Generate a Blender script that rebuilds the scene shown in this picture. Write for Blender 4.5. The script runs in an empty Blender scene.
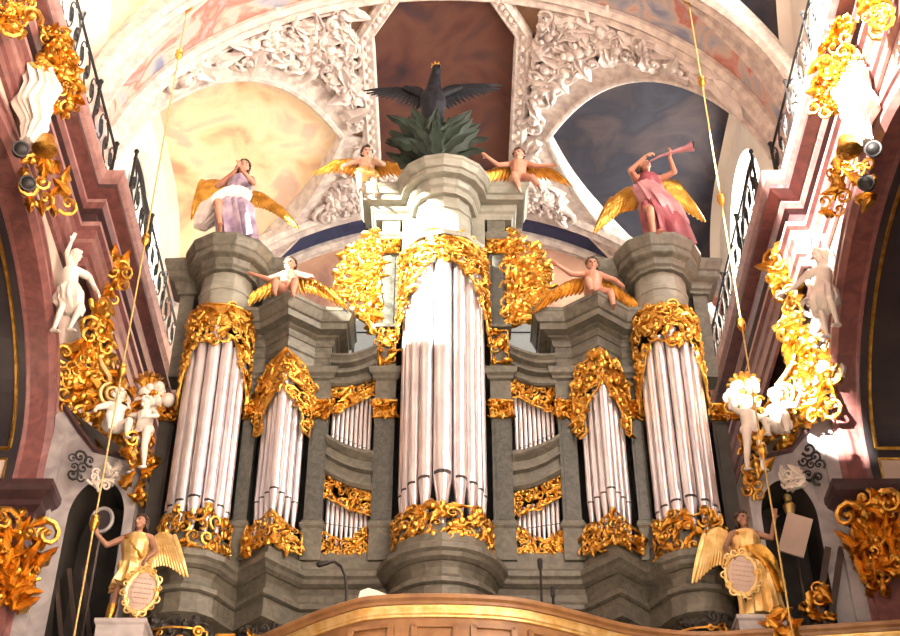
import bpy, bmesh, math, random
from mathutils import Vector, Matrix, Quaternion
PI = math.pi
SC = bpy.context.scene
COL = SC.collection
R = math.radians
# ------------------------------------------------------------------ camera
CX = 0.12                      # the photographer stands a hand right of the nave axis
TH = R(38.6)
FPX = 1409.0
CT, ST = math.cos(TH), math.sin(TH)
cam = bpy.data.cameras.new('camera'); camo = bpy.data.objects.new('camera', cam)
COL.objects.link(camo)
camo.location = (CX, 0, 0); camo.rotation_euler = (PI/2+TH, 0, 0)
cam.lens = FPX/900*36; cam.sensor_width = 36; cam.clip_end = 300
SC.camera = camo

def P(px, py, Y):
    """point at nave depth Y seen at photo position px,py (used for measuring only)"""
    u, v = px-450, 318-py
    yw = FPX*CT - v*ST; zw = FPX*ST + v*CT
    return Vector((CX+u*Y/yw, Y, Y*zw/yw))
def PX(px, py, X):
    """point on the plane x = X"""
    u, v = px-450, 318-py
    yw = FPX*CT - v*ST; zw = FPX*ST + v*CT
    k = (X-CX)/u
    return Vector((X, yw*k, zw*k))

# ------------------------------------------------------------------ materials
MATS = {}
def mat(name, c1, c2=None, rough=.6, metal=0., scale=4., bump=0., detail=4., vein=False, ramp=(.35,.65), spec=.5, bscale=None):
    m = bpy.data.materials.new(name); m.use_nodes = True
    nt = m.node_tree; N = nt.nodes; L = nt.links
    b = N['Principled BSDF']; b.inputs['Roughness'].default_value = rough; b.inputs['Metallic'].default_value = metal
    b.inputs['Specular IOR Level'].default_value = spec
    if c2 is None: c2 = tuple(x*.85 for x in c1)
    tc = N.new('ShaderNodeTexCoord')
    nz = N.new('ShaderNodeTexNoise'); nz.inputs['Scale'].default_value = scale; nz.inputs['Detail'].default_value = detail
    if vein: nz.inputs['Distortion'].default_value = 1.6
    L.new(tc.outputs['Object'], nz.inputs['Vector'])
    rp = N.new('ShaderNodeValToRGB')
    rp.color_ramp.elements[0].position = ramp[0]; rp.color_ramp.elements[1].position = ramp[1]
    rp.color_ramp.elements[0].color = (*c1, 1); rp.color_ramp.elements[1].color = (*c2, 1)
    L.new(nz.outputs['Fac'], rp.inputs['Fac']); L.new(rp.outputs['Color'], b.inputs['Base Color'])
    if bump:
        n2 = N.new('ShaderNodeTexNoise'); n2.inputs['Scale'].default_value = bscale or scale*4; n2.inputs['Detail'].default_value = 5
        L.new(tc.outputs['Object'], n2.inputs['Vector'])
        bp = N.new('ShaderNodeBump'); bp.inputs['Strength'].default_value = bump; bp.inputs['Distance'].default_value = .05
        L.new(n2.outputs['Fac'], bp.inputs['Height']); L.new(bp.outputs['Normal'], b.inputs['Normal'])
    MATS[name] = m
    return m
def painting_mat(name, cols, scale, dist=1.5, rough=.8):
    """fresco: several colours in soft drifting clouds"""
    m = bpy.data.materials.new(name); m.use_nodes = True
    nt = m.node_tree; N = nt.nodes; L = nt.links
    b = N['Principled BSDF']; b.inputs['Roughness'].default_value = rough; b.inputs['Specular IOR Level'].default_value = .2
    tc = N.new('ShaderNodeTexCoord')
    nz = N.new('ShaderNodeTexNoise'); nz.inputs['Scale'].default_value = scale; nz.inputs['Detail'].default_value = 5
    nz.inputs['Distortion'].default_value = dist
    L.new(tc.outputs['Object'], nz.inputs['Vector'])
    rp = N.new('ShaderNodeValToRGB'); cr = rp.color_ramp
    n = len(cols)
    while len(cr.elements) < n: cr.elements.new(.5)
    for i, c in enumerate(cols):
        cr.elements[i].position = .3+.4*i/(n-1); cr.elements[i].color = (*c, 1)
    L.new(nz.outputs['Fac'], rp.inputs['Fac']); L.new(rp.outputs['Color'], b.inputs['Base Color'])
    MATS[name] = m
    return m
mat('case', (.150,.143,.115), (.085,.084,.070), rough=.45, scale=5, vein=True, bump=.05)
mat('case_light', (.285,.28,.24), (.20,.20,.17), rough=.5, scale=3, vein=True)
mat('shaft', (.095,.095,.085), (.05,.054,.05), rough=.4, scale=8, vein=True)
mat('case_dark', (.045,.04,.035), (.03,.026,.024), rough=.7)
mat('gold', (.76,.43,.09), (.44,.21,.035), rough=.30, metal=1., scale=7, bump=.35)
mat('gold_pale', (.92,.70,.33), (.75,.47,.14), rough=.4, metal=.6, scale=7, bump=.2)
mat('tin', (.82,.77,.80), (.66,.61,.65), rough=.28, metal=.6, scale=2.5)
mat('mouth', (.03,.028,.03), rough=.6)
mat('pink', (.25,.10,.092), (.15,.06,.062), rough=.35, scale=3, vein=True, bump=.03)
mat('pink_light', (.42,.24,.22), (.29,.15,.145), rough=.4, scale=3, vein=True)
mat('pink_dark', (.07,.032,.034), (.045,.022,.025), rough=.4, scale=4, vein=True)
mat('grey_marble', (.46,.43,.44), (.30,.28,.295), rough=.4, scale=1.6, vein=True)
mat('plaster', (.62,.50,.43), (.50,.38,.32), rough=.8, scale=1.2)
mat('plaster_white', (.88,.83,.75), (.80,.74,.67), rough=.8, scale=1.5)
mat('ground', (.26,.15,.085), (.16,.09,.06), rough=.85, scale=1.5)
mat('stucco', (.74,.66,.62), (.52,.44,.43), rough=.65, scale=2.5, bump=.15)
mat('stucco_rib', (.70,.62,.56), (.46,.385,.37), rough=.7, scale=5, bump=.5, bscale=14)
mat('marble_white', (.88,.83,.77), (.76,.68,.62), rough=.45, scale=3)
mat('skin', (.52,.26,.18), (.40,.18,.125), rough=.5, scale=5)
mat('skin_pale', (.68,.43,.33), (.54,.31,.23), rough=.5, scale=5)
mat('skin_dark', (.36,.19,.12), (.26,.13,.085), rough=.5, scale=5)
mat('hair', (.06,.032,.02), (.035,.02,.014), rough=.6, scale=20)
mat('eye', (.02,.015,.012), rough=.3)
mat('lip', (.40,.12,.10), rough=.5)
mat('robe_blue', (.46,.39,.50), (.20,.14,.25), rough=.5, scale=5)
mat('robe_white', (.85,.80,.76), (.65,.58,.58), rough=.55, scale=4)
mat('robe_red', (.34,.085,.11), (.20,.04,.06), rough=.5, scale=4)
mat('robe_pink', (.56,.29,.32), (.34,.13,.16), rough=.5, scale=4)
mat('eagle', (.011,.012,.019), (.006,.007,.011), rough=.6, scale=9, bump=.2, spec=.25)
mat('leafgreen', (.018,.032,.022), (.008,.015,.011), rough=.55, scale=6, spec=.3)
mat('iron', (.02,.018,.02), rough=.5, metal=.4)
mat('cord', (.62,.44,.16), (.45,.30,.09), rough=.5, scale=30)
mat('wood_gilt', (.33,.18,.075), (.22,.11,.045), rough=.4, scale=4)
mat('wood_dark', (.07,.045,.035), (.045,.03,.025), rough=.5)
mat('paper', (.8,.77,.72), rough=.8)
mat('script', (.52,.38,.34), rough=.8)
mat('floor', (.42,.37,.31), (.30,.26,.22), rough=.5, scale=1.0)
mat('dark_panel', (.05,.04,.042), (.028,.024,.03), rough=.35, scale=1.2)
painting_mat('fresco_center', [(.024,.015,.02),(.072,.026,.022),(.10,.042,.03),(.06,.027,.027),(.022,.026,.05)], .55, .7)
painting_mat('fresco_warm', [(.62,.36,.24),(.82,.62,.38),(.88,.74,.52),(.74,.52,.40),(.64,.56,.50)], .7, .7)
painting_mat('fresco_shaded', [(.022,.02,.026),(.036,.036,.05),(.025,.025,.036),(.055,.043,.047),(.02,.02,.03)], .6, .7)  # shade over the right lunette is painted into these dark colours
painting_mat('fresco_arch', [(.20,.22,.32),(.36,.36,.42),(.55,.42,.36),(.50,.17,.14),(.42,.33,.33)], 1.1)
painting_mat('fresco_blue', [(.03,.04,.09),(.05,.06,.13),(.035,.04,.09)], 1.1)
painting_mat('fresco_wall', [(.38,.20,.14),(.60,.38,.27),(.52,.30,.22),(.30,.17,.15)], .5)
def glass_mat():
    m = bpy.data.materials.new('glass'); m.use_nodes = True
    nt = m.node_tree; N = nt.nodes; L = nt.links
    N.remove(N['Principled BSDF'])
    t = N.new('ShaderNodeBsdfTransparent'); t.inputs['Color'].default_value = (.93,.93,.9,1)
    g = N.new('ShaderNodeBsdfGlossy'); g.inputs['Roughness'].default_value = .1
    mx = N.new('ShaderNodeMixShader'); mx.inputs['Fac'].default_value = .06
    L.new(t.outputs[0], mx.inputs[1]); L.new(g.outputs[0], mx.inputs[2]); L.new(mx.outputs[0], N['Material Output'].inputs['Surface'])
    MATS['glass'] = m
glass_mat()

# ------------------------------------------------------------------ mesh collector
class MB:
    def __init__(s): s.v = []; s.f = []; s.m = []
    def add(s, vs, fs, mi=0):
        o = len(s.v); s.v.extend(tuple(v) for v in vs)
        for f in fs: s.f.append(tuple(o+i for i in f)); s.m.append(mi)
    def box(s, c, sz, rot=None, mi=0):
        c = Vector(c); h = Vector(sz)/2
        vs = [Vector((x*h.x, y*h.y, z*h.z)) for x in (-1,1) for y in (-1,1) for z in (-1,1)]
        if rot is not None: vs = [rot @ v for v in vs]
        s.add([c+v for v in vs], [(0,1,3,2),(4,6,7,5),(0,4,5,1),(2,3,7,6),(0,2,6,4),(1,5,7,3)], mi)
    def prism(s, poly, y0, y1, mi=0):
        """poly in x,z extruded along y"""
        n = len(poly)
        vs = [(x, y0, z) for x, z in poly]+[(x, y1, z) for x, z in poly]
        s.add(vs, [tuple(range(n)), tuple(range(2*n-1, n-1, -1))]+[(i, n+i, n+(i+1) % n, (i+1) % n) for i in range(n)], mi)
    def slab(s, poly, z0, z1, mi=0):
        n = len(poly)
        vs = [(x, y, z0) for x, y in poly]+[(x, y, z1) for x, y in poly]
        s.add(vs, [tuple(range(n-1, -1, -1)), tuple(range(n, 2*n))]+[(i, (i+1) % n, n+(i+1) % n, n+i) for i in range(n)], mi)
    def tube(s, pts, rad, n=6, cap=True, mi=0, flat=1., up=None):
        pts = [Vector(p) for p in pts]
        if not isinstance(rad, (list, tuple)): rad = [rad]*len(pts)
        rings = []; pn = None
        for i, p in enumerate(pts):
            t = (pts[min(i+1, len(pts)-1)]-pts[max(i-1, 0)])
            if t.length < 1e-9: t = Vector((0,0,1))
            t.normalize()
            if pn is None:
                ref = up if up is not None else (Vector((0,0,1)) if abs(t.z) < .9 else Vector((1,0,0)))
                pn = t.cross(ref).normalized()
            pn = (pn-t*pn.dot(t))
            if pn.length < 1e-6: pn = t.orthogonal()
            pn.normalize(); b = t.cross(pn)
            rings.append([p+(pn*math.cos(2*PI*k/n)+b*math.sin(2*PI*k/n)*flat)*rad[i] for k in range(n)])
        s.rings(rings, cap, mi)
    def rings(s, rings, cap=True, mi=0, close=True):
        n = len(rings[0]); vs = [v for r in rings for v in r]; fs = []
        for i in range(len(rings)-1):
            for k in range(n if close else n-1):
                a = i*n+k; b = i*n+(k+1) % n
                fs.append((a, b, b+n, a+n))
        if cap: fs.append(tuple(range(n-1, -1, -1))); fs.append(tuple(range((len(rings)-1)*n, len(rings)*n)))
        s.add(vs, fs, mi)
    def lathe(s, prof, c, n=16, mi=0, cap=True, sx=1., sy=1., rot=None):
        c = Vector(c); rings = []
        for r, z in prof:
            ring = [Vector((math.cos(2*PI*k/n)*r*sx, math.sin(2*PI*k/n)*r*sy, z)) for k in range(n)]
            if rot is not None: ring = [rot @ v for v in ring]
            rings.append([c+v for v in ring])
        s.rings(rings, cap, mi)
    def ell(s, c, r, rot=None, nu=10, nv=7, mi=0):
        if not isinstance(r, (list, tuple, Vector)): r = (r, r, r)
        rings = []; c = Vector(c)
        for j in range(nv+1):
            a = -PI/2+PI*max(.03, min(nv-.03, j))/nv
            ring = [Vector((math.cos(2*PI*k/nu)*math.cos(a)*r[0], math.sin(2*PI*k/nu)*math.cos(a)*r[1], math.sin(a)*r[2])) for k in range(nu)]
            if rot is not None: ring = [rot @ v for v in ring]
            rings.append([c+v for v in ring])
        s.rings(rings, True, mi)
    def cap(s, a, b, ra, rb, n=10):
        """tapered capsule"""
        a = Vector(a); b = Vector(b); d = b-a; l = d.length
        if l < 1e-6: s.ell(a, ra); return
        d.normalize(); pts = []; rad = []
        for k in range(4):
            t = PI/2*k/3.3; pts.append(a-d*ra*math.cos(t)); rad.append(max(ra*math.sin(t), ra*.05))
        pts.append(a); rad.append(ra); pts.append(b); rad.append(rb)
        for k in range(3, -1, -1):
            t = PI/2*k/3.3; pts.append(b+d*rb*math.cos(t)); rad.append(max(rb*math.sin(t), rb*.05))
        s.tube(pts, rad, n)
    def sweep(s, prof, path, mi=0, closed=False, cap=True):
        """profile (out, z) along a plan path (x,y), out is to the right of travel, mitred"""
        n = len(path); rows = []
        for i in range(n):
            p = Vector(path[i]).to_2d()
            if closed: a, b = Vector(path[i-1]).to_2d(), Vector(path[(i+1) % n]).to_2d()
            else: a, b = Vector(path[max(i-1, 0)]).to_2d(), Vector(path[min(i+1, n-1)]).to_2d()
            d1 = (p-a) if (p-a).length > 1e-9 else (b-p); d2 = (b-p) if (b-p).length > 1e-9 else (p-a)
            d1.normalize(); d2.normalize()
            n1 = Vector((d1.y, -d1.x)); n2 = Vector((d2.y, -d2.x))
            m = n1+n2
            if m.length < 1e-6: m = n1
            m.normalize(); k = 1/max(.35, m.dot(n1))
            rows.append([(p.x+m.x*o*k, p.y+m.y*o*k, z) for o, z in prof])
        np_ = len(prof); fs = []
        for i in range(n if closed else n-1):
            j = (i+1) % n
            for k in range(np_-1):
                fs.append((i*np_+k, j*np_+k, j*np_+k+1, i*np_+k+1))
        if cap and not closed:
            fs.append(tuple(range(np_))); fs.append(tuple(range(n*np_-1, (n-1)*np_-1, -1)))
        s.add([v for r in rows for v in r], fs, mi)
    def xf(s, M): s.v = [tuple(M @ Vector(v)) for v in s.v]; return s
    def mirror(s): s.v = [(-x, y, z) for x, y, z in s.v]; s.f = [tuple(reversed(f)) for f in s.f]; return s
    def mesh(s, name, mats):
        me = bpy.data.meshes.new(name); me.from_pydata(s.v, [], s.f)
        for m in mats: me.materials.append(MATS[m])
        if len(mats) > 1: me.polygons.foreach_set('material_index', s.m)
        return me
    def build(s, name, mats, parent=None, smooth=None, recalc=True):
        if isinstance(mats, str): mats = [mats]
        me = s.mesh(name, mats)
        if recalc:
            bm = bmesh.new(); bm.from_mesh(me); bmesh.ops.recalc_face_normals(bm, faces=bm.faces); bm.to_mesh(me); bm.free()
        if smooth:
            me.polygons.foreach_set('use_smooth', [True]*len(me.polygons))
            if smooth is not True: me.set_sharp_from_angle(angle=R(smooth))
        o = bpy.data.objects.new(name, me); COL.objects.link(o)
        if parent: o.parent = parent
        return o
def empty(name, loc=(0,0,0), parent=None):
    o = bpy.data.objects.new(name, None); COL.objects.link(o); o.location = loc; o.empty_display_size = .2
    if parent: o.parent = parent
    return o
def tag(o, label=None, cat=None, group=None, kind=None):
    if label: o['label'] = label
    if cat: o['category'] = cat
    if group: o['group'] = group
    if kind: o['kind'] = kind
    return o
def struct(mb, name, mats, label=None, **k):
    o = mb.build(name, mats, **k); o['kind'] = 'structure'
    if label: o['label'] = label
    return o
def dup(root, label=None):
    """a copy of a thing, its parts and their sub-parts"""
    r = root.copy(); COL.objects.link(r)
    if label: r['label'] = label
    for ch in list(root.children):
        c = ch.copy(); COL.objects.link(c); c.parent = r
        for g in list(ch.children):
            d = g.copy(); COL.objects.link(d); d.parent = c
    return r
def arc(cx, cy, r, a0, a1, n):
    return [(cx+r*math.sin(R(a0+(a1-a0)*i/n)), cy-r*math.cos(R(a0+(a1-a0)*i/n))) for i in range(n+1)]
def mirrored(path): return path+[(-x, y) for x, y in reversed(path) if abs(x) > 1e-6]

# ------------------------------------------------------------------ carved ornament
def inside(p, poly):
    x, y = p; r = False; j = len(poly)-1
    for i in range(len(poly)):
        xi, yi = poly[i]; xj, yj = poly[j]
        if (yi > y) != (yj > y) and x < (xj-xi)*(y-yi)/(yj-yi)+xi: r = not r
        j = i
    return r
def scatter(poly, n, rng):
    xs = [p[0] for p in poly]; ys = [p[1] for p in poly]; out = []
    for _ in range(n):
        best = None; bd = -1
        for _ in range(10):
            for _ in range(60):
                q = (rng.uniform(min(xs), max(xs)), rng.uniform(min(ys), max(ys)))
                if inside(q, poly): break
            d = min([(q[0]-o[0])**2+(q[1]-o[1])**2 for o in out] or [1e9])
            if d > bd: bd = d; best = q
        out.append(best)
    return out
def scroll(mb, mp, u, v, size, ang, sgn, w, h, nt=11):
    pts = []; rad = []
    # a stem that runs out and curls into a volute
    cu, cv = u+math.cos(ang)*size*.5, v+math.sin(ang)*size*.5
    for i in range(nt+1):
        t = i/nt; r = size*.55*(1-.82*t); a = ang+PI*.9+sgn*2*PI*1.25*t
        pts.append(mp(cu+math.cos(a)*r, cv+math.sin(a)*r, h*(.35+.55*t))); rad.append(w*(1-.5*t))
    mb.tube(pts, rad, 5)
    c = mp(cu, cv, h*.9); mb.ell(c, w*.95, nu=6, nv=4)
def leaf(mb, mp, u, v, size, ang, h, curl=.3, wide=.32):
    st = 6; rows = []
    ca, sa = math.cos(ang), math.sin(ang)
    for i in range(st+1):
        t = i/st; hw = size*wide*math.sin(PI*min(1, t**.75*.96+.04))*(1.2 if i % 2 else .75)
        bend = curl*size*t*t
        lu = t*size; row = []
        for k, (q, hh) in enumerate(((-1, -.02), (-.5, .7), (0, .45), (.5, .7), (1, -.02))):
            x = lu-abs(q)*hw*.35; y = q*hw+bend
            row.append(mp(u+ca*x-sa*y, v+sa*x+ca*y, h*(hh*math.sin(PI*(.12+.8*t))+.55*t*t)))
        rows.append(row)
    mb.rings(rows, False, 0, close=False)
def carve(poly, mp, n, size, seed, h=.05, border=0., blob=0., leafy=.5):
    rng = random.Random(seed); mb = MB()
    for (u, v) in scatter(poly, n, rng):
        s = size*rng.uniform(.7, 1.3); a = rng.uniform(0, 2*PI)
        if rng.random() < leafy: leaf(mb, mp, u-math.cos(a)*s*.5, v-math.sin(a)*s*.5, s, a, h*1.2, rng.uniform(-.5, .5))
        else: scroll(mb, mp, u-math.cos(a)*s*.4, v-math.sin(a)*s*.4, s*.8, a, rng.choice((-1, 1)), s*.1, h)
        if rng.random() < blob: mb.ell(mp(u, v, h*.6), s*.2, nu=7, nv=5)
    if border:
        pp = []
        for i in range(len(poly)):
            a, b = poly[i], poly[(i+1) % len(poly)]
            k = max(1, int(math.hypot(b[0]-a[0], b[1]-a[1])/.12))
            for j in range(k): pp.append(mp(a[0]+(b[0]-a[0])*j/k, a[1]+(b[1]-a[1])*j/k, h*.3))
        pp.append(pp[0]); mb.tube(pp, border, 5)
    return mb
def flat_map(Y): return lambda u, v, h: Vector((u, Y-h, v))
def cyl_map(cx, cy, r): return lambda u, v, h: Vector((cx+(r+h)*math.sin(R(u*90)), cy-(r+h)*math.cos(R(u*90)), v))   # u = 1 is a quarter turn
def vee_map(cx, ya, k): return lambda u, v, h: Vector((cx+u*(1+h*.4), ya+abs(u)*k-h*.9, v))
def plane_map(c, nrm, up=(0,0,1)):
    c = Vector(c); n = Vector(nrm).normalized(); ux = Vector(up).cross(n)*1; ux.normalize(); uy = n.cross(ux)
    return lambda u, v, h: c+ux*u+uy*v+n*h
WORLD_S, SUN_E, SUN_D, EXPO = .45, 80.0, (6.2, 6.3, -3.5), 0.27
WR, WL, WE = 2100, 110, 300
# ================================================================== THE SETTING
WX = 6.75            # nave half width
AX, ZS, RISE = 6.6, 18.3, 5.7
LW = 3.9             # half width of a lunette at the wall
BAYS = (22.85, 14.25)
APEX = 2.1
def zb(X): return ZS+RISE*math.sqrt(max(0., 1-(X/AX)**2))
ZA = zb(APEX)
def zcrest(X): return ZA-(abs(X)-APEX)*.1
def groin_t(X): return LW*(1-math.exp(-(abs(X)-APEX)/1.5)) if abs(X) > APEX else 0.
def zl(X, Y):
    g = groin_t(X)
    if g <= 0: return -1
    t = min(abs(Y-q) for q in BAYS)/g
    if t >= 1: return -1
    return zcrest(X)-(zcrest(X)-zb(X))*t**4
def zv(X, Y): return max(zb(X), zl(X, Y))
def barrel_pt(X, Y, h=0.):
    X = max(-AX+.02, min(AX-.02, X))
    dz = -RISE*X/(AX*AX)/math.sqrt(max(.02, 1-(X/AX)**2))
    n = Vector((dz, 0, -1)).normalized()
    return Vector((X, Y, zb(X)))+n*h
def vault_map(sx=1):
    return lambda u, v, h: barrel_pt(u, v, h)
PANEL = [(-.95, 18.75), (-1.72, 19.95), (-1.72, 24.0), (-.95, 24.9), (.95, 24.9), (1.72, 24.0), (1.72, 19.95), (.95, 18.75)]
VMATS = ['ground', 'fresco_center', 'fresco_warm', 'fresco_shaded', 'fresco_arch', 'fresco_blue', 'plaster_white']
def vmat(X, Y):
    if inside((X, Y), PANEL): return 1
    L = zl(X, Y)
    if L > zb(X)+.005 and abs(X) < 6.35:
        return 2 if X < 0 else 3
    if 17.75 < Y < 18.75 and abs(X) > 2.2: return 4
    if 25.72 < Y < 26.3: return 5 if 1.9 < abs(X) < 4.3 else 4
    if abs(X) > 6.2: return 6
    return 0
mb = MB(); Y0v, Y1v = 9.2, 26.55
xs = [AX*math.sin(PI/2*(-1+2*i/130)) for i in range(131)]; ny = 180
ys = [Y0v+(Y1v-Y0v)*j/ny for j in range(ny+1)]
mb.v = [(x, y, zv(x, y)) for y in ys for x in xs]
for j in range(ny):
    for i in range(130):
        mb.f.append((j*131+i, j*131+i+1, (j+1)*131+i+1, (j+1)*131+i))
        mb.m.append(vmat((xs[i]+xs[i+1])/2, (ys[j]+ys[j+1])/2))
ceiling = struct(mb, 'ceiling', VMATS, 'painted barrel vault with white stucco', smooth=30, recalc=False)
# an outer shell keeps daylight from slipping over the vault
# stucco ribs and frames on the vault
def vsweep(path, prof, mats, name, closed=False, smooth=40, bead=None):
    mb = MB(); n = len(path); rings = []
    for i in range(n):
        a = path[i-1] if (i or closed) else path[0]; b = path[(i+1) % n] if (i < n-1 or closed) else path[-1]
        p = barrel_pt(*path[i]); pa, pb = barrel_pt(*a), barrel_pt(*b)
        t = (pb-pa).normalized(); nr = (barrel_pt(*path[i], .1)-p).normalized(); lt = t.cross(nr).normalized()
        k = 1.
        if closed and len(path) < 12:
            d1 = (p-pa).normalized(); k = 1/max(.5, d1.dot(t))
        rings.append([p+lt*l*k+nr*h for l, h in prof])
    if closed: rings.append(rings[0])
    mb.rings(rings, not closed, 0)
    if bead:
        for l, h, r, sp in bead:
            pts = []
            for i in range(len(rings)-1):
                a, b = Vector(rings[i][0]), Vector(rings[i+1][0])
                for q in range(max(1, int((b-a).length/sp))):
                    t = q/max(1, int((b-a).length/sp))
                    f = lambda rr: Vector(rr[0])+(Vector(rr[-1])-Vector(rr[0]))*((l-prof[0][0])/(prof[-1][0]-prof[0][0]))
                    c = f(rings[i]).lerp(f(rings[i+1]), t)
                    nr = (Vector((0, c.y, ZS-2))-c).normalized()
                    pts.append((c+nr*h, r))
            for c, r in pts: mb.ell(c, (r, r*1.2, r), nu=6, nv=4)
    return struct(mb, name, mats, smooth=smooth)
tn = [0]
def trim_name(): tn[0] += 1; return f'trim_{tn[0]}'
RIB = [(-.36, -.3), (-.36, .05), (-.31, .10), (-.24, .10), (-.21, .05), (.21, .05), (.24, .12), (.31, .12), (.36, .05), (.36, -.3)]
def densify(path, step=.25, closed=False):
    out = []; n = len(path)
    for i in range(n if closed else n-1):
        a, b = path[i], path[(i+1) % n]; k = max(1, int(math.hypot(b[0]-a[0], b[1]-a[1])/step))
        out += [(a[0]+(b[0]-a[0])*j/k, a[1]+(b[1]-a[1])*j/k) for j in range(k)]
    if not closed: out.append(path[-1])
    return out
for b in BAYS:
    for sx in (-1, 1):
        for sy in (-1, 1):
            path = []
            for i in range(25):
                X = APEX+.02+(6.42-APEX)*(i/24)**1.25
                path.append((sx*X, b+sy*groin_t(X)))
            vsweep(path, RIB, 'stucco_rib', trim_name(), bead=[(-.08, .1, .06, .22), (.08, .1, .06, .22)])
# frame of the central painting
PF = [(-.2, -.1), (-.2, .09), (-.13, .17), (0, .12), (.11, .19), (.2, .1), (.2, -.1)]
vsweep(densify(PANEL, .3, True), PF, 'stucco_rib', trim_name(), closed=True, bead=[(0, .24, .075, .16)])
# transverse arches between the bays and at the end
TR = lambda w: [(-w, -.1), (-w, .12), (-w+.1, .2), (-w+.22, .14), (w-.22, .14), (w-.1, .2), (w, .12), (w, -.1)]
for Yc, w in ((17.55, .2), (18.95, .2), (25.45, .24), (26.45, .2)):
    vsweep([(AX*.995*math.sin(PI/2*(-1+2*i/60)), Yc) for i in range(61)], [(-w, -.1), (-w, .1), (-w*.5, .19), (0, .12), (w*.5, .19), (w, .1), (w, -.1)], 'stucco_rib', trim_name())
for sx in (-1, 1):          # the painted fields of the end arch are parted by little bars
    for X in (1.85, 4.35):
        vsweep([(sx*X, 25.6), (sx*X, 26.35)], [(-.08, -.05), (-.08, .07), (.08, .07), (.08, -.05)], 'stucco_rib', trim_name())
# stucco foliage in the spandrels beside the central painting
def spandrel(sx, y0, y1, b):
    pts = []
    n = 12
    for i in range(n+1):
        Y = y0+(y1-y0)*i/n; pts.append((sx*2.05, Y))
    for i in range(n, -1, -1):
        Y = y0+(y1-y0)*i/n; t = abs(Y-b); X = 2.3
        while X < 6.0 and groin_t(X) < t: X += .05
        pts.append((sx*max(2.1, X-.45), Y))
    return pts
k = 0
for b, segs in ((BAYS[0], ((19.2, 22.6), (23.2, 25.2))),):
    for sx in (-1, 1):
        for (y0, y1) in segs:
            k += 1
            poly = spandrel(sx, y0, y1, b)
            c = carve(poly, vault_map(), 78 if y0 < 20 else 48, .62, 40+k, h=.3, border=.035, blob=.35, leafy=.42)
            o = struct(c, trim_name(), 'stucco', 'white stucco foliage on the vault', smooth=50)
# oval medallions between the transverse arch and the lunettes
for sx in (-1, 1):
    path = [(sx*(4.05+.42*math.cos(2*PI*i/20)), 19.62+.3*math.sin(2*PI*i/20)) for i in range(20)]
    vsweep(path, [(-.08, -.05), (-.08, .08), (0, .16), (.08, .08), (.08, -.05)], 'stucco_rib', trim_name(), closed=True)

# ---- walls built column by column so that openings have true reveals
def col_wall(mb, mp, u0, u1, vb, vt, holes=(), thick=.4, n=40, mi=0, reveal=0):
    us = set(u0+(u1-u0)*i/n for i in range(n+1))
    for h in holes:
        m = 24
        for i in range(m+1): us.add(h['u']-h['w']*math.cos(PI*i/m))
    us = sorted(x for x in us if u0-1e-9 <= x <= u1+1e-9)
    def top(h, u): return h['sp']+h['rise']*math.sqrt(max(0., 1-((u-h['u'])/h['w'])**2))
    def q(a, b, za, zb_, zc, zd): mb.add([mp(a, za, 0), mp(b, zb_, 0), mp(b, zc, 0), mp(a, zd, 0)], [(0,1,2,3)], mi)
    for a, b in zip(us, us[1:]):
        if b-a < 1e-6: continue
        m = (a+b)/2; h = next((h for h in holes if abs(m-h['u']) < h['w']), None)
        ta, tb = vt(a), vt(b)
        if h is None: q(a, b, vb, vb, tb, ta)
        else:
            if h['v0'] > vb+1e-6: q(a, b, vb, vb, h['v0'], h['v0'])
            q(a, b, top(h, a), top(h, b), tb, ta)
            for (pa, pb) in ((top(h, a), top(h, b)), (h['v0'], h['v0'])):
                mb.add([mp(a, pa, 0), mp(b, pb, 0), mp(b, pb, thick), mp(a, pa, thick)], [(0,1,2,3)], reveal)
    for h in holes:
        for s in (-1, 1):
            u = h['u']+s*h['w']
            mb.add([mp(u, h['v0'], 0), mp(u, h['sp'], 0), mp(u, h['sp'], thick), mp(u, h['v0'], thick)], [(0,1,2,3)], reveal)
ARCH = dict(u=15.9, w=4.0, v0=-1.6, sp=13.0, rise=2.65)
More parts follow.
